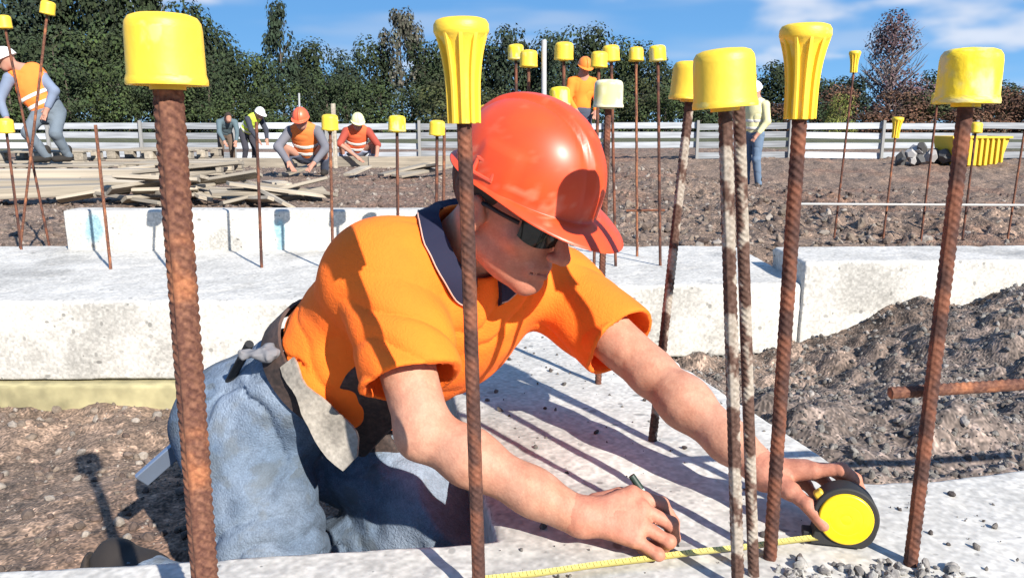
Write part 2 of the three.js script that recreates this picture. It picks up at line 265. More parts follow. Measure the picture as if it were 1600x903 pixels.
// ------------------------------------------------------------------ reinforcing bars and their caps
function ribbed(len, r, pitch, fine, slant = 0.8) {                     // deformed bar: two long ribs and slanted crescent ribs
  const nr = fine ? (slant > 0.85 ? 84 : 40) : 10, nl = fine ? Math.ceil(len / (pitch / 9)) : Math.max(2, Math.ceil(len / 0.05)), pos = [], uv = [], idx = [];
  for (let j = 0; j <= nl; j++) for (let i = 0; i <= nr; i++) {
    const y = len * j / nl, a = i / nr * 2 * Math.PI; let rr = r;
    if (fine) {
      const side = Math.sin(a) >= 0 ? 1 : -1, t = Math.abs(Math.sin(a)), ph = (y / pitch + (side > 0 ? 0 : 0.5) + slant * Math.cos(a) * side); const f = Math.abs(ph - Math.round(ph)) * 2;
      rr = r * 0.93 + r * 0.115 * Math.pow(t, 0.6) * step(0.62, 0.25, f); const lr = Math.exp(-((1 - Math.abs(Math.cos(a))) ** 2) / 0.0009); rr = Math.max(rr, r * (0.93 + 0.12 * lr)); rr += r * 0.03 * vn(a * 4, y * 90, 3);
    }
    pos.push(Math.cos(a) * rr, y, Math.sin(a) * rr); uv.push(i / nr * r * 6.28 / 0.2, y / 0.2);
  }
  for (let j = 0; j < nl; j++) for (let i = 0; i < nr; i++) { const a = j * (nr + 1) + i; idx.push(a, a + nr + 1, a + 1, a + 1, a + nr + 1, a + nr + 2); }
  const c = pos.length / 3; pos.push(0, len, 0); uv.push(0, 0); for (let i = 0; i < nr; i++) idx.push(nl * (nr + 1) + i, c, nl * (nr + 1) + i + 1); pos.push(0, 0, 0); uv.push(0, 0); for (let i = 0; i < nr; i++) idx.push(i + 1, c + 1, i);
  const g = new THREE.BufferGeometry(); g.setAttribute('position', new THREE.Float32BufferAttribute(pos, 3)); g.setAttribute('uv', new THREE.Float32BufferAttribute(uv, 2)); g.setIndex(idx); g.computeVertexNormals();
  const n = g.attributes.normal; for (let j = 0; j <= nl; j++) { const a = j * (nr + 1), b = a + nr, s = V(n.getX(a) + n.getX(b), n.getY(a) + n.getY(b), n.getZ(a) + n.getZ(b)).normalize(); n.setXYZ(a, s.x, s.y, s.z); n.setXYZ(b, s.x, s.y, s.z); }
  return g;
}
let barRoll = 0.4;
function rebar(base, top, dia, mat, label, group, fine = false, roll) {
  const d = V(...top).sub(V(...base)), sink = base[1] > 0.1 ? 0 : 0.06, len = d.length() + sink, thick = dia > 0.025, g = ribbed(len, dia / 2, dia * (thick ? 0.38 : 0.55), fine, thick ? 1.15 : 0.8); g.translate(0, -sink, 0); barRoll += 1.7;
  g.rotateY(roll ?? barRoll);
  const m = single('reinforcing_bar', g, mat, label, 'rebar', base, group); m.quaternion.setFromUnitVectors(V(0, 1, 0), d.normalize()); return m;
}
const roundCapGeo = new THREE.LatheGeometry([[0.0001, 0.066], [0.012, 0.0658], [0.024, 0.0645], [0.0305, 0.0620], [0.0338, 0.0570], [0.0348, 0.050], [0.0352, 0.030], [0.0356, 0.010], [0.0372, 0.005], [0.0372, 0.0005], [0.0366, 0], [0.0325, 0], [0.032, 0.005], [0.031, 0.052], [0.0165, 0.056], [0.0165, -0.004], [0.0140, -0.004], [0.0140, 0.056]].map(([a, b]) => new THREE.Vector2(a, b)), 48);
const domeCapGeo = new THREE.LatheGeometry([[0.0001, 0.066], [0.014, 0.0655], [0.026, 0.0630], [0.0325, 0.058], [0.0350, 0.050], [0.0352, 0.012], [0.0364, 0.006], [0.0364, 0], [0.031, 0], [0.031, 0.05], [0.0165, 0.055], [0.0165, -0.004], [0.0140, -0.004], [0.0140, 0.05]].map(([a, b]) => new THREE.Vector2(a, b)), 16);
function funnelCap() {
  const list = [new THREE.LatheGeometry([[0.0001, 0.112], [0.022, 0.1115], [0.0275, 0.1095], [0.0302, 0.105], [0.0305, 0.098], [0.0285, 0.0935], [0.0225, 0.087], [0.0180, 0.072], [0.0155, 0.052], [0.0145, 0.03], [0.0145, 0], [0.0110, 0], [0.0110, 0.06]].map(([a, b]) => new THREE.Vector2(a, b)), 32)];
  for (let k = 0; k < 10; k++) { const s = new THREE.Shape(); s.moveTo(0.010, 0.001); s.lineTo(0.0182, 0.001); s.lineTo(0.0187, 0.035); s.quadraticCurveTo(0.0200, 0.070, 0.0284, 0.0940); s.lineTo(0.010, 0.0940); s.closePath(); const g = new THREE.ExtrudeGeometry(s, { depth: 0.003, bevelEnabled: true, bevelSize: 0.0008, bevelThickness: 0.0008, bevelSegments: 1, curveSegments: 8 }); g.translate(0, 0, -0.0015); g.rotateY(k / 10 * 2 * Math.PI); list.push(g); }
  return joined(list);
}
const funnelGeo = funnelCap();
function cap(geo, base, top, drop, mat, label, group, scale = 1, tilt) {
  const d = V(...top).sub(V(...base)).normalize(), q = V(...top).addScaledVector(d, -drop * scale); const m = single('rebar_cap', geo, mat, label, 'rebar cap', [q.x, q.y, q.z], group);
  m.quaternion.setFromUnitVectors(V(0, 1, 0), tilt ? d.add(V(...tilt)).normalize() : d); if (scale !== 1) m.scale.setScalar(scale); m.rotateY(base[0] * 37); return m;
}
const NEAR = [  // base, top, diameter, material, cap, labels
  [[-0.335, 0, -0.785], [-0.328, 0.684, -0.785], 0.0275, rust, 'round', 'thickest rusty ribbed bar, standing apart at the end where the hanging tool dangles', 'smooth yellow drum cap on the thickest rusty bar', yellow, 1.45],
  [[-0.042, 0, -0.925], [-0.056, 0.685, -0.925], 0.0168, darkRust, 'funnel', 'rusty ribbed bar in front of the crouching person\'s ear and chest', 'fluted yellow funnel cap on the bar before the red hard hat', yellow, 0.4],
  [[0.271, 0, -1.447], [0.317, 0.688, -1.447], 0.0165, cementRust, 'round', 'leaning cement-splashed bar behind the outstretched arm', 'yellow drum cap on the leaning bar, overlapped by a bigger cap', yellow, 1],
  [[0.297, 0, -0.945], [0.242, 0.666, -0.945], 0.0160, cementRust, 'round', 'cement-streaked bar of the close pair beside the wrist holding the tape measure', 'yellow drum cap on the close pair of bars', yellow, 1],
  [[0.327, 0, -0.978], [0.270, 0.650, -0.985], 0.0145, cementRust, null, 'uncapped bar of the close pair, half hidden behind its neighbour'],
  [[0.363, 0, -1.022], [0.360, 0.690, -1.022], 0.0185, darkRust, 'funnel', 'rusty ribbed bar crossing the hand that holds the yellow tape measure', 'fluted yellow funnel cap on the bar over the tape hand', yellow, 0.2],
  [[0.553, 0, -1.006], [0.558, 0.672, -1.006], 0.0180, darkRust, 'round', 'rusty ribbed bar past the tape measure, crossed by a level bar', 'scuffed dull yellow drum cap on the bar past the tape measure', dirtyYellow, 0.6],
  [[0.202, 0, -1.785], [0.210, 0.676, -1.785], 0.0150, darkRust, 'pale', 'dark bar rising behind the brim of the red hard hat under a whitish cap', 'weathered whitish cap just behind the red hard hat', paleCap, 0.8],
];
for (const [b, t, d, m, kind, l1, l2, cm, roll] of NEAR) {
  rebar(b, t, d, m, l1, undefined, true, roll);
  if (kind === 'round') cap(roundCapGeo, b, t, 0.05, cm, l2); else if (kind === 'funnel') cap(funnelGeo, b, t, 0.085, cm, l2, undefined, 1.02); else if (kind === 'pale') cap(roundCapGeo, b, t, 0.05, cm, l2, undefined, 0.9);
}
{
  const m = rebar([0.511, 0.242, -1.027], [1.35, 0.292, -1.05], 0.0160, rust, 'level rusty bar sticking out past the upright bar beyond the tape measure', undefined, true, 1.2);
}
const FOOT = 'thin bars standing on the far footing', CAPS = 'caps on the thin bars of the far footing';
const FAR = [
  [[-1.678, 0, -3.284], [-1.679, 0.589, -3.284], null, 'thin uncapped rusty bar on the far footing before the low wall', FOOT],
  [[-1.056, 0, -3.314], [-1.039, 0.601, -3.314], null, 'thin uncapped rusty bar on the far footing before the low wall', FOOT],
  [[-1.396, 0, -3.211], [-1.324, 0.601, -3.211], 'y', 'thin capped bar on the far footing before the low wall', FOOT],
  [[-0.732, 0, -3.211], [-0.717, 0.611, -3.211], 'y', 'thin capped bar on the far footing before the low wall', FOOT],
  [[-0.465, 0, -3.211], [-0.453, 0.606, -3.211], 'y', 'thin capped bar on the far footing before the low wall', FOOT],
  [[-0.310, 0, -3.2], [-0.294, 0.589, -3.2], 'y', 'thin capped bar on the far footing before the low wall', FOOT],
  [[-0.282, 0, -3.2], [-0.266, 0.577, -3.2], null, 'thin uncapped bar beside the fluted cap before the hard hat', null],
  [[-0.093, 0, -3.0], [-0.087, 0.643, -3.0], 'y', 'thin capped bar on the far footing before the low wall', FOOT],
  [[0.022, 0, -3.4], [0.016, 0.893, -3.4], 'y', 'tall thin capped bar rising above the hard hat', 'tall thin bars behind the hard hat'],
  [[0.068, 0, -3.2], [0.064, 0.852, -3.2], 'y', 'tall thin capped bar rising above the hard hat', 'tall thin bars behind the hard hat'],
  [[0.130, 0, -3.2], [0.123, 0.909, -3.2], null, 'tall pale uncapped rod rising above the hard hat', null],
  [[0.198, 0, -3.0], [0.187, 0.863, -3.0], 'y', 'tall thin capped bar rising above the hard hat', 'tall thin bars behind the hard hat'],
  [[0.164, 0, -2.65], [0.155, 0.692, -2.65], 'y', 'short capped bar peeping over the crown of the hard hat', null],
  [[0.334, 0, -3.2], [0.336, 0.848, -3.2], 'y', 'tall thin capped bar rising above the hard hat', 'tall thin bars behind the hard hat'],
  [[0.443, 0, -3.36], [0.401, 0.885, -3.36], 'y', 'tall thin capped bar rising above the hard hat', 'tall thin bars behind the hard hat'],
  [[0.572, 0, -3.6], [0.538, 0.9, -3.6], 'y', 'tall thin rusty bar joined to its neighbour by a short level tie', 'pair of tall tied bars past the hard hat brim'],
  [[0.634, 0, -3.36], [0.590, 0.885, -3.36], 'y', 'tall thin rusty bar joined to its neighbour by a short level tie', 'pair of tall tied bars past the hard hat brim'],
  [[-2.398, -0.06, -4.1], [-2.494, 1.092, -4.1], 'y', 'tall leaning bar crossing the standing orange-vested person', 'leaning bars by the standing orange-vested person'],
  [[-2.398, 0, -3.85], [-2.128, 1.124, -3.85], 'y', 'tall leaning bar crossing the standing orange-vested person', 'leaning bars by the standing orange-vested person'],
  [[-2.362, 0, -3.8], [-2.362, 0.596, -3.8], 'y', 'short capped bar at the feet of the tall leaning bars', null],
  [[1.870, -0.13, -4.6], [1.906, 0.942, -4.6], 'f', 'very tall thin bar with a tiny funnel cap behind the concrete wall', null],
  [[2.156, -0.13, -4.6], [2.172, 0.584, -4.6], 'f', 'short thin bar with a tiny funnel cap behind the concrete wall', null],
  [[2.376, -0.13, -4.6], [2.389, 0.742, -4.6], 'y', 'thin bar behind the concrete wall, its cap hidden by the scuffed drum cap', null],
  [[2.618, -0.13, -4.6], [2.623, 0.581, -4.6], 'y', 'thin capped bar in front of the yellow skip', null],
  [[2.879, -0.13, -4.6], [2.898, 0.549, -4.6], null, 'thin bar at the open end of the pale level rod', null],
];
const capLabel = { null: 'small yellow cap on a thin bar of the far footing' };
FAR.forEach(([b, t, c, label, group], i) => {
  rebar(b, t, i === 10 ? 0.02 : 0.0125, i === 10 ? std({ color: lin(0.42, 0.42, 0.42), roughness: 0.6 }) : i % 3 ? darkRust : rust, label, group || undefined);
  if (!c) return;
  const one = { 12: 'yellow cap touching the crown outline of the red hard hat', 19: 'small yellow cap low beside the orange-vested person', 20: 'tiny yellow funnel cap high against the purplish bare tree', 21: 'tiny yellow funnel cap level with the white fence', 22: 'yellow cap hidden behind the scuffed drum cap', 23: 'small yellow cap before the yellow skip' }[i];
  const many = label.startsWith('tall thin') ? ['small yellow cap on a tall bar seen above the hard hat', 'caps of the tall bars behind the hard hat'] : label.startsWith('tall leaning') ? ['small yellow cap on a tall leaning bar by the orange-vested person', 'caps of the leaning bars'] : ['small yellow cap on a thin bar before the low concrete wall', CAPS];
  const tl = [0.05 * Math.sin(i * 3.1), 0, 0.05 * Math.cos(i * 2.3)];
  if (c === 'f') cap(funnelGeo, b, t, 0.07, yellow, one || many[0], one ? undefined : many[1], 1.05, tl); else cap(domeCapGeo, b, t, 0.045, i % 4 ? yellow : dirtyYellow, one || many[0], one ? undefined : many[1], 0.88 + 0.1 * Math.abs(Math.sin(i * 1.9)), tl);
});
single('level_rod', bar([1.60, 0.146, -4.52], [3.3, 0.137, -4.52], 0.0075, 0.0075, 10), std({ color: lin(0.36, 0.35, 0.33), roughness: 0.6 }), 'long pale level rod tied across the thin bars behind the wall', 'rod');
single('tie_bar', bar([0.50, 0.222, -3.48], [0.66, 0.228, -3.44], 0.006, 0.006, 8), rust, 'short rusty level bar between two tall bars past the hard hat', 'rebar');

// ------------------------------------------------------------------ the crouching person
const skinBump = texture(512, (u, v) => 0.5 * pf(u, v, 40, 3, 301) + 0.5 * pf(u, v, 9, 3, 321), false), skinMap = texture(512, (u, v) => { const a = pf(u, v, 10, 4, 331) - 0.5, b = pf(u, v, 70, 2, 341) - 0.5; return [0.94 + 0.10 * a + 0.07 * b, 0.93 + 0.17 * a + 0.10 * b, 0.92 + 0.18 * a + 0.10 * b]; });
const skinMat = phy({ vertexColors: true, map: skinMap, bumpMap: skinBump, bumpScale: 0.0008, roughness: 0.6, specularIntensity: 0.7 });
const clothBump = texture(512, (u, v) => 0.6 * pf(u, v, 6, 4, 401) + 0.25 * pn(u * 128, v * 128, 128, 411) + 0.25 * pf(v, u, 14, 3, 421), false);
const orangeMat = std({ vertexColors: true, bumpMap: clothBump, bumpScale: 0.0022, roughness: 0.9 });
const denimMap = texture(512, (u, v) => { const a = pf(u, v, 5, 5, 431), b = pn(u * 200, v * 200, 200, 441), c = pf(u, v, 24, 3, 451), d = step(0.54, 0.72, pf(u, v, 7, 5, 461)); const l = 0.86 + 0.26 * (a - 0.5) + 0.16 * (b - 0.5) + 0.12 * (c - 0.5); return v3.mix([l, l, l], [0.80, 0.74, 0.66], 0.5 * d); });
const denimMat = std({ vertexColors: true, map: denimMap, bumpMap: clothBump, bumpScale: 0.0035, roughness: 0.95 });
const navy = std({ color: lin(0.008, 0.010, 0.034), roughness: 0.9 });
const leather = std({ map: texture(256, (u, v) => { const a = pf(u, v, 6, 5, 17), b = pf(u, v, 50, 3, 27); const l = 0.22 + 0.24 * (a - 0.5) + 0.14 * (b - 0.5); return [l * 1.12, l * 0.88, l * 0.78]; }), roughness: 0.8 });
const paleLeather = std({ map: texture(256, (u, v) => { const a = pf(u, v, 5, 5, 117), b = pf(u, v, 60, 3, 127); const l = 0.56 + 0.42 * (a - 0.5) + 0.2 * (b - 0.5); return [l, l * 0.95, l * 0.87]; }), roughness: 0.9 });
const BASE = [-0.30, -0.37, -1.40];
const person = thing('person', 'person in orange polo shirt and red hard hat kneeling over a measuring tape', 'person', BASE);
const place = (g) => g.translate(-BASE[0], -BASE[1], -BASE[2]);

const J = { rs: [-0.214, 0.364, -1.312], re: [-0.135, 0.138, -1.145], rw: [0.096, 0.048, -1.049], ls: [0.085, 0.285, -1.528], le: [0.247, 0.167, -1.347], lw: [0.391, 0.070, -1.150], neck: [-0.085, 0.372, -1.395], pelvis: [-0.475, 0.012, -1.512], head: [0.0, 0.468, -1.280],
  rh: [-0.50, -0.04, -1.42], rk: [-0.37, -0.30, -1.215], ra: [-0.735, -0.30, -1.44], lh: [-0.44, -0.05, -1.60], lk: [-0.105, -0.115, -1.36], la: [-0.46, -0.29, -1.50] };
const tUp = v3.norm(v3.sub(J.neck, J.pelvis)), sRaw = v3.norm(v3.sub(J.ls, J.rs)), sSide = v3.norm(v3.add(sRaw, tUp, -v3.dot(sRaw, tUp))), tFront = v3.cross(sSide, tUp);
const pSide0 = [0.30, -0.15, -0.94], pSide = v3.norm(v3.add(pSide0, tUp, -v3.dot(pSide0, tUp))), pFront = v3.cross(pSide, tUp);
const shMid = v3.mix(J.rs, J.ls, 0.5), chest = v3.add(v3.add(shMid, tUp, -0.13), tFront, 0.005), waist = v3.add(J.pelvis, tUp, 0.13);
// head frame: +x his left, +y crown, +z face
const YAW = 55 * Math.PI / 180, PIT = 22 * Math.PI / 180;
const hF = [Math.sin(YAW) * Math.cos(PIT), -Math.sin(PIT), Math.cos(YAW) * Math.cos(PIT)], hU = [Math.sin(YAW) * Math.sin(PIT), Math.cos(PIT), Math.cos(YAW) * Math.sin(PIT)], hL = v3.cross(hU, hF);
const headMatrix = new THREE.Matrix4().makeBasis(V(...hL), V(...hU), V(...hF)).setPosition(...J.head);
const fromHead = (q) => v3.add(v3.add(v3.add(J.head, hL, q[0]), hU, q[1]), hF, q[2]);

function headField(p) {
  const x = Math.abs(p[0]), q = [x, p[1], p[2]];
  let d = ell(p, [0, 0.032, -0.012], [0.077, 0.090, 0.098]);
  d = smin(d, ell(p, [0, -0.030, 0.028], [0.063, 0.085, 0.062]), 0.03);
  d = smin(d, roundCone(q, [0.050, -0.060, -0.005], [0.012, -0.098, 0.070], 0.022, 0.019), 0.025);
  d = smin(d, ell(p, [0, -0.102, 0.076], [0.021, 0.016, 0.017]), 0.018);
  d = smin(d, ell(q, [0.043, -0.022, 0.060], [0.024, 0.018, 0.020]), 0.02);
  d = smin(d, roundCone(q, [0, 0.022, 0.084], [0.045, 0.022, 0.066], 0.013, 0.012), 0.018);
  d = smax(d, -ell(q, [0.033, 0.001, 0.098], [0.018, 0.013, 0.014]), 0.012);
  d = smin(d, ell(q, [0.033, 0.000, 0.079], [0.013, 0.011, 0.010]), 0.006);
  d = smin(d, roundCone(p, [0, 0.012, 0.090], [0, -0.034, 0.118], 0.0085, 0.0125), 0.012);
  d = smin(d, ell(q, [0.0125, -0.037, 0.106], [0.0085, 0.008, 0.010]), 0.008);
  d = smin(d, ell(p, [0, -0.068, 0.082], [0.030, 0.020, 0.018]), 0.014);
  d = smin(d, roundCone(q, [0, -0.063, 0.0985], [0.022, -0.068, 0.084], 0.0055, 0.003), 0.005);
  d = smin(d, roundCone(q, [0, -0.0765, 0.0975], [0.020, -0.0725, 0.084], 0.0065, 0.003), 0.005);
  d = smax(d, -roundCone(q, [0, -0.0698, 0.1045], [0.026, -0.0705, 0.0865], 0.0018, 0.0015), 0.004);
  let ear = ell(q, [0.083, -0.012, -0.012], [0.010, 0.032, 0.020]); ear = smax(ear, -ell(q, [0.095, -0.008, -0.008], [0.009, 0.021, 0.011]), 0.006); ear = smin(ear, ell(q, [0.078, -0.012, 0.004], [0.006, 0.008, 0.006]), 0.006);
  d = smin(d, ear, 0.008);
  return d;
}
function neckArm(p) {                                      // neck, torso core and arms in world space
  let d = roundCone(p, fromHead([0, -0.045, -0.035]), J.neck, 0.056, 0.066);
  d = smin(d, ellipsoid(p, chest, sSide, tUp, tFront, [0.165, 0.18, 0.108]), 0.05);
  d = smin(d, ellipsoid(p, waist, pSide, tUp, pFront, [0.145, 0.15, 0.108]), 0.05);
  for (const [s, e, w] of [[J.rs, J.re, J.rw], [J.ls, J.le, J.lw]]) {
    d = smin(d, roundCone(p, s, e, 0.054, 0.0405), 0.03);
    const f = v3.sub(w, e), m = v3.add(e, f, 0.32);
    d = smin(d, smin(smin(roundCone(p, e, m, 0.0395, 0.0385), roundCone(p, m, v3.add(e, f, 0.72), 0.0395, 0.0325), 0.03), roundCone(p, v3.add(e, f, 0.70), w, 0.034, 0.0275), 0.02), 0.02);
  }
  return d - 0.002 * vn(p[0] * 18, p[1] * 18, p[2] * 18) - 0.0006 * vn(p[0] * 75, p[1] * 75, p[2] * 75);
}
const skinTone = (x, y, z) => { const a = fbm(x * 14, y * 14, z * 14, 3), b = vn(x * 130, y * 130, z * 130), c = fbm(x * 38 + 5, y * 38, z * 38, 2); const t = [0.505 + 0.06 * a + 0.02 * c, 0.255 + 0.05 * a + 0.03 * c, 0.168 + 0.045 * a + 0.03 * c]; const k = 1 + 0.07 * b; return [t[0] * k, t[1] * k, t[2] * k]; };
function handField(wrist, elbow, fingers, thumb, p) {
  let d = roundCone(p, v3.mix(wrist, elbow, 0.22), wrist, 0.031, 0.0265);
  let palm = 1; fingers.forEach((f, i) => { palm = smin(palm, roundCone(p, v3.mix(wrist, f[0], 0.12), f[0], 0.016, 0.0125), 0.016); });
  palm = smin(palm, roundCone(p, v3.mix(wrist, thumb[0], 0.4), thumb[1], 0.017, 0.0135), 0.014);
  d = smin(d, palm, 0.018);
  fingers.forEach((f, i) => { const s = [0.0093, 0.0096, 0.0091, 0.0080][i]; let g = roundCone(p, f[0], f[1], s * 1.12, s); g = smin(g, roundCone(p, f[1], f[2], s * 1.02, s * 0.92), 0.003); g = smin(g, roundCone(p, f[2], f[3], s * 0.93, s * 0.80), 0.003); g = smin(g, ell(p, f[1], [s * 1.1, s * 1.1, s * 1.1]), 0.004); d = smin(d, g, 0.0042); });
  let t = roundCone(p, thumb[0], thumb[1], 0.0150, 0.0125); t = smin(t, roundCone(p, thumb[1], thumb[2], 0.0118, 0.0108), 0.004); t = smin(t, roundCone(p, thumb[2], thumb[3], 0.0112, 0.0086), 0.003);
  d = smin(d, t, 0.006);
  return d - 0.0005 * vn(p[0] * 90, p[1] * 90, p[2] * 90);
}
const RF = [
  [[0.172, 0.078, -1.062], [0.216, 0.062, -1.062], [0.233, 0.036, -1.058], [0.236, 0.014, -1.056]],
  [[0.183, 0.064, -1.045], [0.225, 0.044, -1.038], [0.232, 0.019, -1.044], [0.218, 0.010, -1.054]],
  [[0.181, 0.047, -1.029], [0.219, 0.028, -1.018], [0.214, 0.011, -1.030], [0.198, 0.010, -1.040]],
  [[0.171, 0.031, -1.017], [0.202, 0.017, -1.003], [0.195, 0.010, -1.018], [0.182, 0.009, -1.030]]];
const RT = [[0.122, 0.055, -1.078], [0.160, 0.057, -1.094], [0.200, 0.042, -1.086], [0.225, 0.026, -1.072]];
const LF = [
  [[0.452, 0.088, -1.118], [0.488, 0.097, -1.102], [0.508, 0.084, -1.098], [0.518, 0.064, -1.098]],
  [[0.446, 0.084, -1.137], [0.488, 0.086, -1.124], [0.508, 0.066, -1.112], [0.510, 0.044, -1.104]],
  [[0.438, 0.072, -1.154], [0.476, 0.066, -1.144], [0.494, 0.044, -1.128], [0.492, 0.026, -1.114]],
  [[0.428, 0.056, -1.166], [0.460, 0.046, -1.158], [0.474, 0.028, -1.142], [0.472, 0.017, -1.126]]];
const LT = [[0.398, 0.066, -1.122], [0.414, 0.064, -1.098], [0.430, 0.056, -1.072], [0.447, 0.034, -1.052]];
{
  const rightHand = (p) => handField(J.rw, J.re, RF, RT, p), leftHand = (p) => handField(J.lw, J.le, LF, LT, p);
  const body = sdfGeometry(neckArm, [-0.75, -0.05, -1.75], [0.5, 0.55, -0.95], 0.0055, skinTone, 7);
  const warm = (x, y, z) => { const c = skinTone(x, y, z); return [c[0] * 1.0, c[1] * 0.86, c[2] * 0.86]; };
  const rh = sdfGeometry(rightHand, [0.02, -0.02, -1.15], [0.28, 0.13, -0.96], 0.0022, warm, 7), lh = sdfGeometry(leftHand, [0.32, -0.02, -1.23], [0.55, 0.14, -1.0], 0.0022, warm, 7);
  const head = sdfGeometry(headField, [-0.11, -0.135, -0.13], [0.11, 0.14, 0.145], 0.0028, (x, y, z) => { const c = skinTone(x + 3, y, z), lip = step(0.012, 0.004, Math.abs(y + 0.070)) * step(0.024, 0.016, Math.abs(x)) * step(0.08, 0.088, z); return [c[0] * mix(1, 0.85, lip), c[1] * mix(0.84, 0.62, lip), c[2] * mix(0.84, 0.62, lip)]; }, 7);
  head.applyMatrix4(headMatrix);
  mesh('body', place(joined([body, rh, lh, head], ['position', 'normal', 'color', 'uv'])), skinMat, person);
}
// polo shirt
const armDir = (s, e) => v3.norm(v3.sub(e, s));
const valley = (x, y, z) => { const n = Math.abs(vn(x, y, z)); return Math.pow(1 - n, 3) - 0.35; };   // narrow creases between broad puffs
function sleeve(p, s, e, along, rS, rE) {
  const d = v3.sub(e, s), L = v3.len(d), u = v3.norm(d), end = v3.add(s, u, along), t = v3.dot(v3.sub(p, s), u);
  const fold = 0.0100 * valley(p[0] * 7 + p[1] * 13, p[1] * 8 - p[2] * 12, p[2] * 6) * step(-0.02, 0.10, t);
  let o = roundCone(p, s, v3.add(s, u, along + 0.03), rS, rE) + fold;
  const cut = t - along + 0.006 * vn(p[0] * 18, p[1] * 18, p[2] * 18);
  o = smax(o, cut, 0.004);
  const inner = Math.max(roundCone(p, s, v3.add(s, u, along + 0.05), rS - 0.012, rE - 0.0095) + fold, along - 0.05 - t);
  return [o, inner];
}
function shirtField(p) {
  let d = ellipsoid(p, chest, sSide, tUp, tFront, [0.192, 0.215, 0.132]);
  d = smin(d, ellipsoid(p, waist, pSide, tUp, pFront, [0.172, 0.20, 0.136]), 0.10);
  d = smin(d, ellipsoid(p, v3.add(v3.add(J.pelvis, tUp, 0.22), tFront, 0.055), sSide, tUp, tFront, [0.135, 0.13, 0.10]), 0.05);
  d = smin(d, roundCone(p, v3.add(v3.add(v3.add(J.pelvis, tUp, 0.27), tFront, -0.015), sSide, -0.030), v3.add(J.rs, tUp, -0.05), 0.084, 0.078), 0.06);
  d = smin(d, roundCone(p, J.rs, J.neck, 0.068, 0.070), 0.06);
  d = smin(d, roundCone(p, J.ls, J.neck, 0.066, 0.070), 0.06);
  const [a, ai] = sleeve(p, J.rs, J.re, 0.210, 0.079, 0.086), [b, bi] = sleeve(p, J.ls, J.le, 0.185, 0.080, 0.077);
  // drag folds from the armpits, and creases across the waist
  const q = v3.sub(p, J.pelvis), tt = v3.dot(q, tUp), ss = v3.dot(q, sSide), w = fbm(p[0] * 7 + 3, p[1] * 7, p[2] * 7, 3);
  const u1 = tt * 17 + ss * 6 + 1.2 * w, u2 = ss * 5 - tt * 3, crease = 0.005 * valley(u1, u2 + 3, 0.5) * step(0.50, 0.16, tt) + 0.007 * valley(ss * 14 - tt * 9 + 2 * w, tt * 5, 2.5) + 0.005 * w;
  d += crease;
  d = smin(d, a, 0.035); d = smin(d, b, 0.035);
  d = Math.max(d, -ai, -bi);
  // hem, tucked unevenly into the belt
  d = smax(d, 0.222 + 0.02 * w - tt, 0.006);
  // neck opening
  d = smax(d, -roundCone(p, v3.add(J.neck, v3.sub(fromHead([0, -0.045, -0.035]), J.neck), 0.25), v3.add(J.neck, v3.sub(fromHead([0, -0.045, -0.035]), J.neck), 2), 0.070, 0.09), 0.01);
  return d;
}
mesh('shirt', place(sdfGeometry(shirtField, [-0.72, -0.1, -1.78], [0.36, 0.52, -1.05], 0.0048, (x, y, z) => { const a = fbm(x * 11, y * 11, z * 11, 3), b = vn(x * 160, y * 160, z * 160), k = 1 + 0.05 * a + 0.03 * b; return [0.98 * k, (0.168 + 0.02 * a) * k, 0.008 * k]; }, 4)), orangeMat, person);
{
  // folded navy collar draped over the shoulders, light edge, open at the throat
  const nu = v3.norm(v3.sub(fromHead([0, -0.045, -0.035]), J.neck)), f0 = v3.norm(v3.add(tFront, nu, -v3.dot(tFront, nu))), s0 = v3.cross(nu, f0);
  const drape = (a, r, lift) => { const b = v3.add(v3.add(J.neck, f0, Math.cos(a) * r), s0, Math.sin(a) * r); let h = 0.12; for (let k = 0; k < 60 && h > -0.10; k++) { const d = shirtField(v3.add(b, nu, h)) - lift; if (d < 0.0006) break; h -= Math.max(0.0008, d * 0.7); } return v3.add(b, nu, h); };
  const n = 72, pos = [], idx = [], outer = [];
  for (let i = 0; i <= n; i++) {
    const a = mix(0.24, 2 * Math.PI - 0.24, i / n), t = Math.abs(i / n - 0.5) * 2, front = step(0.60, 1, t), wv = 0.002 * vn(i * 0.35, 1, 2);
    const ro = 0.106 + 0.012 * front + wv, mid = drape(a, 0.094, 0.011), top = v3.add(v3.add(drape(a, 0.093, 0.004), nu, 0.024 * (1 - 0.5 * front)), v3.add(v3.sub(J.neck, J.neck), v3.add([f0[0] * Math.cos(a), f0[1] * Math.cos(a), f0[2] * Math.cos(a)], s0, Math.sin(a))), -0.016);
    const o1 = drape(a, ro, 0.007), o2 = drape(a, ro, 0.002);
    const inn = v3.add(top, nu, -0.006), low = drape(a, 0.090, 0.0);
    for (const q of [low, inn, top, mid, o1, o2]) pos.push(...q);
    outer.push(v3.add(o1, nu, -0.002));
  }
  for (let i = 0; i < n; i++) for (let k = 0; k < 6; k++) { const a = i * 6 + k, b = i * 6 + (k + 1) % 6; idx.push(a, b, a + 6, b, b + 6, a + 6); }
  for (const e of [0, n]) for (let k = 1; k < 5; k++) idx.push(e * 6, e * 6 + k, e * 6 + k + 1);
  const g = new THREE.BufferGeometry(); g.setAttribute('position', new THREE.Float32BufferAttribute(pos, 3)); g.setIndex(idx); g.computeVertexNormals();
  const c = mesh('collar', place(g), navy, person);
  mesh('piping', place(tube(outer, 0.0017, 6, 120)), std({ color: lin(0.55, 0.36, 0.28), roughness: 0.9 }), c);
}
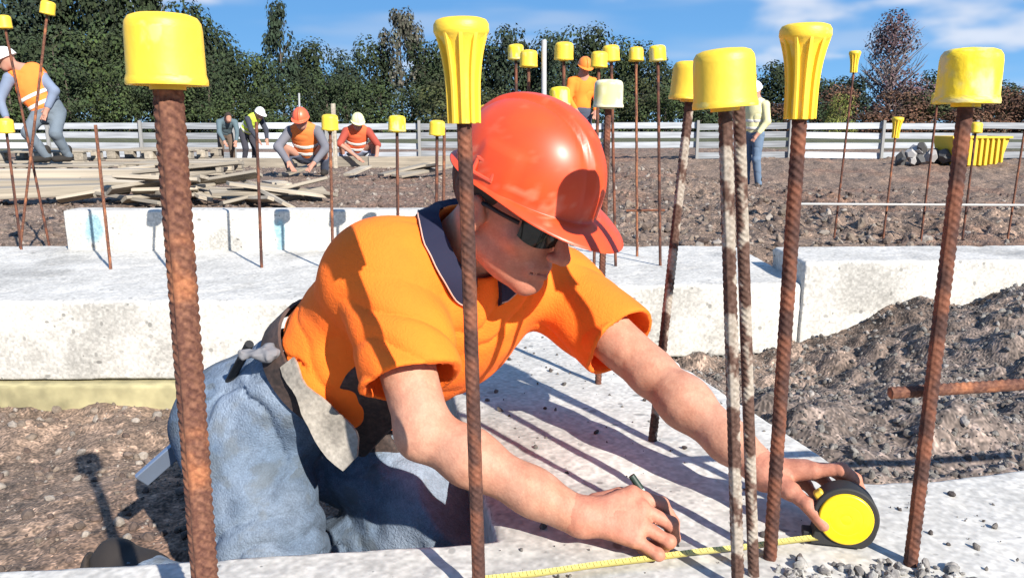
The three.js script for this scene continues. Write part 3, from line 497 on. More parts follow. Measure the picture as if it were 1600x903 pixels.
// jeans
function jeansField(p) {
  const w = fbm(p[0] * 9 + 8, p[1] * 9, p[2] * 9, 3);
  let d = smin(ellipsoid(p, J.pelvis, pSide, tUp, pFront, [0.168, 0.16, 0.135]), ellipsoid(p, v3.add(J.pelvis, tUp, 0.14), pSide, tUp, pFront, [0.164, 0.14, 0.130]), 0.04);
  d = smin(d, ellipsoid(p, v3.add(v3.add(J.pelvis, tUp, -0.05), pFront, -0.05), pSide, tUp, pFront, [0.165, 0.12, 0.12]), 0.05);
  d = smin(d, smin(roundCone(p, J.rh, J.rk, 0.112, 0.080), roundCone(p, J.rk, J.ra, 0.074, 0.056), 0.03), 0.05);
  d = smin(d, smin(roundCone(p, J.lh, J.lk, 0.105, 0.078), roundCone(p, J.lk, J.la, 0.072, 0.056), 0.03), 0.04);
  const kr = v3.len(v3.sub(p, J.rk)), hr = v3.len(v3.sub(p, J.rh));
  d += 0.012 * w + 0.015 * valley(kr * 24 + 2 * w, p[0] * 5, p[1] * 5) * step(0.40, 0.12, kr) + 0.009 * valley(hr * 17 + 2 * w, p[0] * 6, p[2] * 6);
  return smax(d, v3.dot(v3.sub(p, J.pelvis), tUp) - 0.222, 0.008);
}
mesh('jeans', place(sdfGeometry(jeansField, [-0.9, -0.42, -1.85], [0.06, 0.2, -1.08], 0.0065, (x, y, z) => { const a = fbm(x * 6, y * 6, z * 6, 4), b = vn(x * 120, y * 120, z * 120), k = 1 + 0.12 * b; const f = step(-0.3, 0.35, a); return [mix(0.12, 0.26, f) * k, mix(0.17, 0.32, f) * k, mix(0.24, 0.40, f) * k]; }, 3.3)), denimMat, person);
// boots: sole, upper
for (const [a, toe, heel] of [[J.ra, [-0.785, -0.365, -1.375], [-0.805, -0.275, -1.475]], [J.la, [-0.56, -0.35, -1.50], [-0.58, -0.22, -1.60]]]) {
  const f = (p) => smin(smin(roundCone(p, a, heel, 0.058, 0.040), roundCone(p, heel, toe, 0.042, 0.046), 0.03), roundCone(p, a, toe, 0.05, 0.044), 0.03) - 0.003 * vn(p[0] * 40, p[1] * 40, p[2] * 40);
  const b = mesh('boot', place(sdfGeometry(f, [a[0] - 0.26, -0.46, a[2] - 0.28], [a[0] + 0.12, -0.12, a[2] + 0.22], 0.007)), std({ color: lin(0.022, 0.017, 0.014), roughness: 0.75 }), person);
  const back = v3.norm(v3.sub(v3.mix(heel, toe, 0.5), a)), g = sdfGeometry((p) => Math.max(roundCone(p, v3.add(heel, back, 0.020), v3.add(toe, back, 0.020), 0.047, 0.050), 0.024 - v3.dot(v3.sub(p, v3.mix(heel, toe, 0.5)), back)), [a[0] - 0.30, -0.48, a[2] - 0.3], [a[0] + 0.12, -0.1, a[2] + 0.24], 0.007);
  mesh('sole', place(g), std({ color: lin(0.035, 0.026, 0.02), roughness: 0.9 }), b);
}
// tool belt, pouches
const bodyPoint = (ang, t, out) => { const c = v3.add(J.pelvis, tUp, t); return v3.add(v3.add(c, pFront, Math.cos(ang) * (0.135 + out)), pSide, Math.sin(ang) * (0.168 + out)); };
function strap(name, list, width, thick, mat, parent) {    // flat strap along points with a width direction
  const pos = [], idx = []; list.forEach(([p, wd, nd], i) => { for (const [a, b] of [[-1, -1], [1, -1], [1, 1], [-1, 1]]) pos.push(...v3.add(v3.add(p, wd, a * width(i / (list.length - 1)) / 2), nd, b * thick / 2)); });
  for (let i = 0; i < list.length - 1; i++) for (let k = 0; k < 4; k++) { const a = i * 4 + k, b = i * 4 + (k + 1) % 4; idx.push(a, b, a + 4, b, b + 4, a + 4); }
  idx.push(0, 2, 1, 0, 3, 2); const e = (list.length - 1) * 4; idx.push(e, e + 1, e + 2, e, e + 2, e + 3);
  let g = new THREE.BufferGeometry(); g.setAttribute('position', new THREE.Float32BufferAttribute(pos, 3)); g.setAttribute('uv', new THREE.Float32BufferAttribute(pos.flatMap((_, i) => i % 3 ? [] : [pos[i] * 4, pos[i + 1] * 4]), 2)); g.setIndex(idx); g = g.toNonIndexed(); g.computeVertexNormals(); return mesh(name, place(g), mat, parent);
}
{
  const belt = new THREE.Group(); belt.name = 'tool_belt'; person.add(belt);
  const L = []; for (let i = 0; i <= 40; i++) { const a = -Math.PI + i / 40 * 2 * Math.PI; L.push([bodyPoint(a, 0.204, 0.004), tUp, v3.norm(v3.add([0, 0, 0], v3.sub(bodyPoint(a, 0.05, 0.1), bodyPoint(a, 0.05, 0))))]); }
  strap('belt_strap', L, () => 0.05, 0.006, leather, belt);
  const pouch = (name, ang, drop, size, mat, at0, bow = 1) => { const c = at0 || bodyPoint(ang, 0.190 - drop, 0.040), out = v3.norm(v3.sub(bodyPoint(ang, 0, 0.1), bodyPoint(ang, 0, 0))), side = v3.cross(tUp, out);
    const f = (p) => { const q = v3.sub(p, c), x = v3.dot(q, side), y = v3.dot(q, tUp), z = v3.dot(q, out); const dx = Math.abs(x) - size[0] * (1 - 0.12 * y / size[1]), dy = Math.abs(y) - size[1], dz = Math.abs(z) - size[2] * (1 - 0.35 * Math.max(0, Math.abs(x) / size[0] - 0.3) * bow); const o = Math.hypot(Math.max(dx, 0), Math.max(dy, 0), Math.max(dz, 0)) + Math.min(0, Math.max(dx, dy, dz)) - 0.012 + 0.004 * fbm(p[0] * 18, p[1] * 18, p[2] * 18, 2); const inn = Math.max(Math.abs(x) - size[0] * 0.86, Math.abs(z) - size[2] * 0.55, size[1] * 0.2 - y); return Math.max(o, -inn); };
    const R = Math.max(...size) * 1.5 + 0.03; return mesh(name, place(sdfGeometry(f, c.map((v) => v - R), c.map((v) => v + R), 0.005, null, 5)), mat, belt); };
  pouch('nail_pouch', -0.95, 0, [0.062, 0.072, 0.024], leather, [-0.270, 0.112, -1.350]);
  pouch('nail_pouch', 0.30, 0.075, [0.055, 0.070, 0.024], leather);
  // pale worn flap hanging over the hip
  const fl = [], fd = v3.norm([0.124, -0.167, 0.076]), fo = v3.norm([-0.25, 0.20, 0.95]), fs = v3.norm(v3.cross(fd, fo));
  for (let i = 0; i <= 14; i++) { const t = i / 14; fl.push([v3.add(v3.add([-0.385, 0.198, -1.312], fd, 0.205 * t), fo, 0.010 * Math.sin(t * 6)), v3.norm(v3.add(fs, fd, 0.25 * Math.sin(t * 7))), fo]); }
  strap('leather_flap', fl, (t) => (0.030 + 0.040 * step(0.30, 0.65, t)) * (1 - 0.5 * step(0.88, 1.0, t)) + 0.005 * Math.sin(t * 19), 0.006, paleLeather, belt);
  // belt buckle loop and hanging tool: black grip and steel blade
  const top = bodyPoint(-2.2, 0.18, 0.03), mid = [-0.60, 0.022, -1.49], end = [-0.725, -0.085, -1.45];
  mesh('tool_grip', place(bar(top, mid, 0.008, 0.008, 10)), black, belt);
  const bladeDir = v3.norm(v3.sub(end, mid)); const bl = new RoundedBoxGeometry(0.034, v3.len(v3.sub(end, mid)), 0.012, 2, 0.003); bl.applyQuaternion(new THREE.Quaternion().setFromUnitVectors(V(0, 1, 0), V(...bladeDir))); const bm = v3.mix(mid, end, 0.5); bl.translate(...bm);
  mesh('tool_blade', place(bl), std({ color: lin(0.30, 0.36, 0.46), roughness: 0.35, metalness: 0.7 }), belt);
  const rc = bodyPoint(-2.0, 0.200, 0.022); mesh('rag', place(sdfGeometry((p) => ell(p, rc, [0.034, 0.010, 0.018]) + 0.018 * fbm(p[0] * 38, p[1] * 38, p[2] * 38, 3), rc.map((v) => v - 0.07), rc.map((v) => v + 0.07), 0.0035, null, 5)), std({ color: lin(0.16, 0.16, 0.17), roughness: 0.95 }), belt);
}
// hard hat
{
  const red = phy({ vertexColors: true, roughness: 0.42, clearcoat: 0.12, clearcoatRoughness: 0.25, specularIntensity: 0.8 });
  const na = 96, nv = 44, pos = [], col = [], idx = [], layer = (off) => {
    for (let j = 0; j <= nv; j++) for (let i = 0; i <= na; i++) {
      const a = i / na * 2 * Math.PI, s = Math.sin(a), c = Math.cos(a);       // c = 1 is the front
      let t = Math.min(1, j / (nv - 8)), k = Math.max(0, (j - (nv - 8)) / 8);
      const th = t * Math.PI / 2, pr = Math.pow(Math.sin(th), 0.94), rx = 0.113 - off, rz = (c > 0 ? 0.140 : 0.136) - off, hgt = 0.146 - off;
      let x = s * rx * pr, z = c * rz * pr, y = hgt * Math.pow(Math.cos(th), 0.86);
      const nrm = Math.hypot(s, c), peak = Math.pow(Math.max(0, c), 1.6), flare = 0.010 + 0.052 * peak;
      x += s * flare * k * (1 - 0.25 * peak); z += c * flare * k; y -= k * (0.007 + 0.020 * peak * k) ;
      y -= 0.010 * c * t * t - 0.004;                                         // dips to the front
      // crown ridge with a groove each side
      const rid = step(0.026, 0.019, Math.abs(x)) * step(1.0, 0.80, t) - 0.5 * Math.exp(-(((Math.abs(x) - 0.0285) / 0.003) ** 2)) * step(1.0, 0.80, t), bump = 0.0060 * rid * (off ? 0.6 : 1);
      const n = v3.norm([x / rx, Math.max(0.05, y / hgt), z / rz]); x += n[0] * bump; y += n[1] * bump; z += n[2] * bump;
      // side slot housing
      if (!off) { const hs = step(0.034, 0.028, Math.abs(a > Math.PI ? a - 1.5 * Math.PI : a - 0.5 * Math.PI) * 0.1 + 0.004) * step(0.70, 0.76, t) * (1 - k); const b2 = 0.0055 * hs; x += Math.sign(s) * b2; }
      pos.push(x, y, z); const f = fbm(x * 30, y * 30, z * 30, 3), w = step(0.22, 0.4, fbm(x * 55 + 3, y * 55, z * 55, 3)) * 0.5; const b = [0.66 + 0.06 * f, 0.062 + 0.016 * f, 0.014]; col.push(...v3.mix(b, [0.70, 0.26, 0.15], w * (k > 0 || t > 0.82 ? 0.9 : 0.25)));
    } };
  layer(0); layer(0.004); const M = (nv + 1) * (na + 1);
  for (let j = 0; j < nv; j++) for (let i = 0; i < na; i++) { const a = j * (na + 1) + i, b = a + na + 1; idx.push(a, b, a + 1, a + 1, b, b + 1); const c = a + M, d = b + M; idx.push(c, c + 1, d, c + 1, d + 1, d); }
  for (let i = 0; i < na; i++) { const a = nv * (na + 1) + i, c = a + M; idx.push(a, c, a + 1, a + 1, c, c + 1); }
  const g = new THREE.BufferGeometry(); g.setAttribute('position', new THREE.Float32BufferAttribute(pos, 3)); g.setAttribute('color', new THREE.Float32BufferAttribute(col, 3)); g.setIndex(idx); g.computeVertexNormals();
  g.scale(0.905, 0.90, 0.92); g.rotateX(-0.02); g.translate(0, 0.043, 0.011); g.applyMatrix4(headMatrix);
  const hat = mesh('hard_hat', place(g), red, person);
  const band = new THREE.TorusGeometry(0.098, 0.006, 8, 60); band.rotateX(Math.PI / 2); band.scale(0.86, 2.2, 1.08); band.translate(0, 0.045, 0); band.applyMatrix4(headMatrix); mesh('sweatband', place(band), black, hat);
  for (const sd of [-1, 1]) { const sl = joined([[0, 0.011, 0.042, 0.006], [0, -0.011, 0.042, 0.006], [0.018, 0, 0.006, 0.026], [-0.018, 0, 0.006, 0.026]].map(([z, y, l, h]) => { const b = new RoundedBoxGeometry(0.007, h, l, 2, 0.002); b.translate(0, y, z); return b; }), ['position', 'normal']); sl.rotateZ(-sd * -0.20); sl.translate(sd * 0.1030, 0.068, -0.002); sl.applyMatrix4(headMatrix); mesh('accessory_slot', place(sl), std({ color: lin(0.68, 0.085, 0.04), roughness: 0.4 }), hat); }
}
// wrap-round sunglasses
{
  const gl = new THREE.Group(); gl.name = 'sunglasses'; person.add(gl);
  const lens = (sgn) => { const pos = [], idx = [], n = 22, m = 10; for (const off of [0, -0.0022]) for (let i = 0; i <= n; i++) for (let j = 0; j <= m; j++) { const t = i / n, a = mix(0.10, 1.12, t), hh = 0.0255 * Math.pow(Math.sin(Math.PI * mix(0.20, 0.88, t)), 0.55), yy = mix(-hh, hh * 0.86, j / m), R = 0.077 + off; pos.push(sgn * Math.sin(a) * R * 0.98, yy + 0.004 * t, 0.026 + Math.cos(a) * R * 1.02 + 0.006 * t - 0.10 * yy * yy / 0.02); }
    const M = (n + 1) * (m + 1); for (let i = 0; i < n; i++) for (let j = 0; j < m; j++) { const a = i * (m + 1) + j, b = a + m + 1; idx.push(a, b, a + 1, a + 1, b, b + 1, M + a, M + a + 1, M + b, M + a + 1, M + b + 1, M + b); }
    const g = new THREE.BufferGeometry(); g.setAttribute('position', new THREE.Float32BufferAttribute(pos, 3)); g.setIndex(idx); g.computeVertexNormals(); return g.applyMatrix4(headMatrix); };
  const dark = phy({ color: lin(0.006, 0.007, 0.006), roughness: 0.10, specularIntensity: 0.75 });
  for (const s of [-1, 1]) {
    mesh('lens', place(lens(s)), dark, gl);
    const arm = tube([[s * 0.068, 0.008, 0.062], [s * 0.079, 0.011, 0.035], [s * 0.083, 0.012, 0.0], [s * 0.083, 0.004, -0.03]].map(fromHead), 0.0035, 8); mesh('temple_arm', place(arm), black, gl);
  }
  mesh('frame', place(tube([-1.1, -0.8, -0.4, 0, 0.4, 0.8, 1.1].map((a) => fromHead([Math.sin(a) * 0.078, 0.017, 0.026 + Math.cos(a) * 0.080])), 0.0032, 8)), black, gl);
}
// hair under the hat at nape and temple
mesh('hair', place(sdfGeometry((p) => { const d = ell(p, [0, 0.034, -0.018], [0.0805, 0.090, 0.099]) - 0.002 * vn(p[0] * 120, p[1] * 40, p[2] * 120); return Math.max(d, -(p[1] + 0.045 + 0.5 * Math.max(0, p[2] + 0.03)), p[2] - 0.055 + Math.max(0, -p[1]) * 0.6, ell(p, [0, 0.034, -0.018], [0.2, 0.2, 0.2]), -(ell(p, [Math.sign(p[0]) * 0.083, -0.012, -0.010], [0.02, 0.026, 0.022]))); }, [-0.1, -0.08, -0.13], [0.1, 0.13, 0.09], 0.0035).applyMatrix4(headMatrix)), std({ color: lin(0.05, 0.032, 0.02), roughness: 0.9 }), person);

// ------------------------------------------------------------------ what the person holds
{
  const dir = v3.norm(v3.sub([0.170, 0.104, -1.078], [0.241, 0.001, -1.052])), tip = [0.241, 0.001, -1.052], at = (k) => v3.sub(v3.add(tip, dir, k), tip);
  const m = thing('marker_pen', 'short marker pen gripped in the fist beside the tape blade', 'pen', tip);
  mesh('nib', bar(at(0), at(0.018), 0.0012, 0.0042, 10), black, m); mesh('barrel', bar(at(0.018), at(0.098), 0.0052, 0.0052, 14), std({ color: lin(0.42, 0.50, 0.44), roughness: 0.5 }), m); mesh('end_plug', bar(at(0.098), at(0.122), 0.0056, 0.0050, 14), std({ color: lin(0.012, 0.03, 0.02), roughness: 0.5 }), m);
}
{
  const c = [0.481, 0.045, -1.065], ax = V(-0.26, 0.10, 0.96).normalize();
  const t = thing('tape_measure', 'round yellow and black tape measure held against the concrete', 'tape measure', c); t.quaternion.setFromUnitVectors(V(0, 0, 1), ax); // local +z faces out
  const s = new THREE.Shape(); s.absarc(0, 0, 0.0425, -0.35, Math.PI + 0.45, false); s.lineTo(-0.044, -0.040); s.lineTo(0.022, -0.040); s.quadraticCurveTo(0.036, -0.034, 0.040, -0.0146);
  const g = new THREE.ExtrudeGeometry(s, { depth: 0.034, bevelEnabled: true, bevelSize: 0.0025, bevelThickness: 0.003, bevelSegments: 3, curveSegments: 40 }); g.translate(0, 0, -0.017); mesh('casing', g, std({ color: lin(0.018, 0.017, 0.016), roughness: 0.65 }), t);
  const y2 = phy({ map: texture(256, (u, v) => { const a = pf(u, v, 12, 4, 71); return [0.92 + 0.05 * (a - 0.5), 0.77 + 0.08 * (a - 0.5), 0.07]; }), roughness: 0.35, clearcoat: 0.3 });
  const face = new THREE.LatheGeometry([[0.0001, 0.0040], [0.006, 0.0040], [0.0066, 0.0034], [0.008, 0.0034], [0.0086, 0.0040], [0.021, 0.0042], [0.0215, 0.0037], [0.0225, 0.0037], [0.023, 0.0042], [0.034, 0.0040], [0.0365, 0.0028], [0.0372, 0]].map(([a, b]) => new THREE.Vector2(a, b)), 48); face.rotateX(Math.PI / 2); face.translate(0, 0, 0.0205); mesh('yellow_face', face, y2, t);
  const mouth = new RoundedBoxGeometry(0.020, 0.012, 0.026, 2, 0.002); mouth.translate(-0.046, -0.033, 0); mesh('mouth', mouth, black, t);
  const lock = new RoundedBoxGeometry(0.014, 0.020, 0.016, 2, 0.004); lock.rotateZ(0.7); lock.translate(-0.034, 0.026, 0.008); mesh('lock_button', lock, std({ color: lin(0.55, 0.36, 0.03), roughness: 0.5 }), t);
  // steel blade pulled out along the footing, slightly cupped
  const cv = document.createElement('canvas'); cv.width = 1024; cv.height = 64; const x = cv.getContext('2d'); x.fillStyle = '#d8cc74'; x.fillRect(0, 0, 1024, 64); x.fillStyle = '#2a2618'; for (let i = 0; i < 20; i++) x.fillRect(i * 51.2, 0, 7, i % 2 ? 20 : 40);
  const tx = new THREE.CanvasTexture(cv); tx.colorSpace = THREE.SRGBColorSpace; tx.wrapS = THREE.RepeatWrapping;
  const A = [0.437, 0.0125, -1.052], Bp = [-0.05, 0.006, -0.952], pos = [], uv = [], idx = [], n = 60, w = 0.0075; const dd = v3.norm(v3.sub(Bp, A)), sd = [-dd[2], 0, dd[0]];
  for (const off of [0, -0.0006]) for (let i = 0; i <= n; i++) for (let k = -2; k <= 2; k++) { const p = v3.add(v3.mix(A, Bp, i / n), sd, k / 2 * w); pos.push(p[0], p[1] + off + 0.0016 * (k * k / 4) + 0.0005 * Math.sin(i * 0.35) + 0.0015, p[2] + 0.0008 * Math.sin(i * 0.16)); uv.push(i / n * 4.8, k / 4 + 0.5); }
  const M = (n + 1) * 5; for (let i = 0; i < n; i++) for (let k = 0; k < 4; k++) { const a = i * 5 + k, b = a + 5; idx.push(a, a + 1, b, a + 1, b + 1, b, M + a, M + b, M + a + 1, M + a + 1, M + b, M + b + 1); }
  const bg = new THREE.BufferGeometry(); bg.setAttribute('position', new THREE.Float32BufferAttribute(pos, 3)); bg.setAttribute('uv', new THREE.Float32BufferAttribute(uv, 2)); bg.setIndex(idx); bg.computeVertexNormals();
  bg.translate(-c[0], -c[1], -c[2]); bg.applyQuaternion(t.quaternion.clone().invert()); mesh('tape_blade', bg, std({ map: tx, roughness: 0.45 }), t);
}

// ------------------------------------------------------------------ stones, clods and crumbs too many to count
{
  const stoneGeo = (seed, d = 1) => { const g = new THREE.IcosahedronGeometry(1, d), p = g.attributes.position; for (let i = 0; i < p.count; i++) { const x = p.getX(i), y = p.getY(i), z = p.getZ(i), k = 1 + 0.42 * vn(x * 1.3 + seed, y * 1.3, z * 1.3) + 0.16 * vn(x * 3.1, y * 3.1 + seed, z * 3.1); p.setXYZ(i, x * k, y * k * 0.72, z * k); } g.computeVertexNormals(); return g; };
  const stoneMat = std({ roughness: 0.95, map: texture(128, (u, v) => 0.78 + 0.35 * (pf(u, v, 6, 4, 9) - 0.5)) });
  function scatter(name, n, seed, geo, pick, label, tones) {
    const r = rng(seed), im = new THREE.InstancedMesh(geo, stoneMat, n), q = new THREE.Quaternion(), c = new THREE.Color(); let k = 0, tries = 0;
    while (k < n && tries++ < n * 12) { const o = pick(r); if (!o) continue; q.setFromEuler(new THREE.Euler(r() * 6, r() * 6, r() * 6)); im.setMatrixAt(k, new THREE.Matrix4().compose(V(o[0], o[1], o[2]), q, V(o[3] * (0.7 + 0.6 * r()), o[3], o[3] * (0.7 + 0.6 * r())))); const t = tones[Math.floor(r() * tones.length)], m = 0.75 + 0.5 * r(); im.setColorAt(k, c.setRGB(t[0] * m, t[1] * m, t[2] * m)); k++; }
    im.count = k; im.castShadow = im.receiveShadow = true; im.name = name; tag(im, label, 'stones', null, 'stuff'); scene.add(im);
  }
  const inPlan = (x, z) => Math.min(polyDistance(nearPlan, x, z), polyDistance(farPlan, x, z)) < 0.01;
  const grey = [[0.20, 0.18, 0.16], [0.27, 0.25, 0.22], [0.15, 0.13, 0.115], [0.36, 0.33, 0.30]], brown = [[0.20, 0.15, 0.12], [0.28, 0.22, 0.17], [0.15, 0.105, 0.085], [0.38, 0.33, 0.28]], pale = [[0.50, 0.48, 0.44], [0.42, 0.40, 0.37], [0.30, 0.28, 0.26]];
  scatter('clay_gravel', 15000, 3, stoneGeo(1), (r) => { const z = -1.15 - 1.85 * Math.pow(r(), 1.4), x = diagRight(z) + 2.4 * r(); if (inPlan(x, z)) return null; const s = 0.002 + 0.009 * Math.pow(r(), 6); return [x, groundHeight(x, z) + s * 0.1, z, s]; }, 'grey grit and small stones over the clay heap', grey);
  scatter('trench_gravel', 5000, 4, stoneGeo(2), (r) => { const z = -1.0 - 1.65 * r(), x = -2.6 + 2.6 * r(); if (inPlan(x, z)) return null; const s = 0.002 + 0.013 * Math.pow(r(), 6); return [x, groundHeight(x, z) + s * 0.25, z, s]; }, 'brown grit and pale stones in the trench beside the boot', brown);
  scatter('field_clods', 15000, 5, stoneGeo(7), (r) => { const d = 4.1 + 12 * Math.pow(r(), 1.5), a = (r() - 0.5) * 1.3, x = d * Math.sin(a), z = -d * Math.cos(a); if (z > -4.0) return null; const s = 0.006 + (x > 0 ? 0.030 : 0.022) * Math.pow(r(), 6.0); return [x, groundHeight(x, z) + s * 0.1, z, s]; }, 'clods and woody scraps over the churned ground behind the footings', brown);
  scatter('concrete_crumbs', 420, 6, stoneGeo(4), (r) => { const x = 0.36 + 0.26 * r(), z = -0.98 + 0.10 * r() - 0.03 * r(); const s = 0.0016 + 0.008 * Math.pow(r(), 3); return [x, 0.001 + s * 0.35, z, s]; }, 'broken concrete crumbs strewn before the tape measure', pale);
  scatter('loose_grit', 260, 8, stoneGeo(5), (r) => { const x = -0.2 + 1.0 * r(), z = -0.9 - 1.5 * r(); if (polyDistance(nearPlan, x, z) > -0.03) return null; const s = 0.001 + 0.006 * Math.pow(r(), 4); return [x, 0.001 + s * 0.3, z, s]; }, 'dark grit lying on the near footing', [[0.12, 0.10, 0.09], [0.2, 0.18, 0.16]]);
}

// ------------------------------------------------------------------ timber lying about
const timberMaps = [1, 2, 3].map((k) => std({ map: texture(256, (u, v) => { const g = pn(u * 3, v * 64, 64, k * 9) * 0.6 + pn(u * 6, v * 128, 128, k * 11) * 0.4, a = pf(u, v, 4, 4, k * 31); const l = 0.68 + 0.2 * (g - 0.5) + 0.26 * (a - 0.5) - 0.05 * k; return [l, l * 0.94, l * 0.84]; }), roughness: 0.9 }));
const plankGeo = (l, h, w) => { const g = new RoundedBoxGeometry(l, h, w, 1, Math.min(h, w) * 0.12); return g; };
function plank(a, b, w, h, label, group, roll = 0, k = 0) {
  const A = V(...a), B = V(...b), d = B.clone().sub(A), m = single('timber_plank', plankGeo(d.length(), h, w), timberMaps[k % 3], label, 'plank', A.clone().add(B).multiplyScalar(0.5).toArray(), group);
  const x = d.normalize(), z = V(-x.z, 0, x.x).normalize(), y = z.clone().cross(x).negate(); m.quaternion.setFromRotationMatrix(new THREE.Matrix4().makeBasis(x, y.y < 0 ? y.negate() : y, x.clone().cross(y))); m.rotateX(roll); return m;
}
const gy = (x, z) => groundHeight(x, z);
plank([-6.2, gy(-6, -5.2) + 0.07, -5.15], [-3.25, gy(-3.3, -6.8) + 0.10, -6.8], 0.22, 0.09, 'longest pale timber lying askew before the leaning bars', undefined, 0, 1);
plank([-7.2, 0.02, -7.6], [-3.6, 0.02, -7.9], 0.30, 0.07, 'weathered timber lying level behind the longest timber', undefined, 0, 2);
plank([-8.4, 0.05, -8.7], [-3.9, 0.05, -8.8], 0.24, 0.10, 'long pale timber at the feet of the standing orange-vested person', undefined, 0, 0);
plank([-1.95, gy(-1.9, -7.0) + 0.05, -7.0], [-3.0, gy(-3, -7.3) + 0.06, -7.3], 0.12, 0.05, 'single pale plank on the mud before the squatting person', undefined, 0.1, 0);
{
  const r = rng(55);
  for (let k = 0; k < 26; k++) {
    const cx = -2.55 + 0.72 * (r() - 0.5) * 2, cz = -6.25 - 0.5 * r(), a = (r() - 0.5) * 2.4, l = 0.45 + 0.55 * r(), lift = 0.03 + 0.30 * (k / 26) * (1 - Math.abs(cx + 2.55)), tilt = (r() - 0.5) * 0.55;
    plank([cx - Math.cos(a) * l / 2, gy(cx, cz) + Math.max(0.035, lift - tilt * l / 2), cz - Math.sin(a) * l / 2], [cx + Math.cos(a) * l / 2, gy(cx, cz) + Math.max(0.035, lift + tilt * l / 2), cz + Math.sin(a) * l / 2], 0.07 + 0.06 * r(), 0.028, 'loose pale plank tumbled in the timber heap behind the low wall', 'planks of the tumbled timber heap', (r() - 0.5), k);
  }
}
{
  const r = rng(91);
  for (let k = 0; k < 10; k++) { const x = -4.6 + 3.6 * r(), z = -7.6 - 3.0 * r(), a = (r() - 0.5) * 2.6, l = 0.4 + 0.9 * r(); plank([x - Math.cos(a) * l / 2, gy(x, z) + 0.05, z - Math.sin(a) * l / 2], [x + Math.cos(a) * l / 2, gy(x, z) + 0.06 + 0.10 * r(), z + Math.sin(a) * l / 2], 0.06 + 0.10 * r(), 0.03, 'pale board offcut scattered on the mud behind the timber heap', 'scattered board offcuts', 0.4 * (r() - 0.5), k); }
}
function pallet(label, pos, turn, group) {
  const t = thing('timber_pallet', label, 'pallet', pos, group); t.rotation.y = turn; const b = (n, x, y, z, l, h, w, k) => { const m = mesh(n, plankGeo(l, h, w), timberMaps[k % 3], t); m.position.set(x, y, z); };
  for (let i = 0; i < 5; i++) b('top_board', 0, 0.135, -0.44 + i * 0.22, 1.15, 0.022, 0.12, i); for (let i = 0; i < 3; i++) b('bottom_board', 0, 0.011, -0.44 + i * 0.44, 1.15, 0.022, 0.12, i + 1); for (let i = 0; i < 3; i++) for (let j = 0; j < 3; j++) b('block', -0.5 + i * 0.5, 0.073, -0.44 + j * 0.44, 0.12, 0.10, 0.12, i + j); return t;
}
for (const [x, z, a, y] of [[-6.6, -10.2, 0.06, 0], [-5.35, -10.1, -0.03, 0], [-4.1, -10.2, 0.05, 0], [-6.1, -10.9, 0.02, 0.146], [-4.7, -11.0, -0.05, 0.146], [-7.9, -10.3, 0, 0]]) pallet('pale timber pallet in the row behind the standing orange-vested person', [x, gy(x, z) + 0.03 + y, z], a, 'pallets laid in a row');
for (const [x, z, l, a, lb] of [[-2.9, -14.2, 1.8, 0.1, 'pale formwork board lying beside the squatting orange-vested person'], [-1.55, -12.6, 1.3, -0.25, 'pale formwork board under the knees of the person in the dark red top'], [-0.9, -14.6, 1.3, 0.03, 'pale formwork board standing on edge past the person in the dark red top'], [-4.6, -14.5, 2.2, -0.04, 'pale formwork board behind the bending person in the lime vest']]) plank([x - l / 2, gy(x, z) + 0.09, z - a], [x + l / 2, gy(x, z) + 0.09, z + a], 0.06, 0.18, lb, undefined, 0.1, 1);
single('timber_stake', plankGeo(0.07, 1.15, 0.05), timberMaps[0], 'upright pale timber stake behind the squatting person', 'stake', [-2.95, gy(-2.95, -13.5) + 0.5, -13.5]);
single('survey_pole', bar([-4.2, -0.4, -16], [-4.15, 1.15, -16], 0.022, 0.02, 8), std({ color: lin(0.35, 0.36, 0.36), roughness: 0.6 }), 'thin grey pole standing before the white fence by the wood', 'pole');

// ------------------------------------------------------------------ white board fence
{
  const f = thing('board_fence', 'long white board fence closing off the far side of the site', 'fence', [0, -0.36, -20.2]);
  const white = [0, 1, 2].map((k) => std({ map: texture(128, (u, v) => { const a = pf(u, v, 4, 4, 19 + k); const l = 0.72 - 0.10 * k + 0.25 * (a - 0.5); return [l * 0.97, l, l * 1.03]; }), roughness: 0.7 })), post = std({ color: lin(0.24, 0.24, 0.23), roughness: 0.8 });
  const r = rng(12), bg = plankGeo(2.28, 0.15, 0.03), pg = plankGeo(0.07, 1.0, 0.07);
  for (let i = -9; i < 9; i++) { for (let j = 0; j < 4; j++) { const b = mesh('board', bg, white[(i * 7 + j * 3 + 99) % 3], f); if (r() < 0.14) { b.removeFromParent(); continue; } b.position.set((i + 0.5) * 2.3, 0.16 + j * 0.235 + 0.04 * (r() - 0.5), 0.02 * (r() - 0.5)); b.rotation.z = 0.03 * (r() - 0.5); b.rotation.x = 0.25 * (r() - 0.5); } const p = mesh('post', pg, post, f); p.position.set(i * 2.3, 0.50, 0.064); }
}
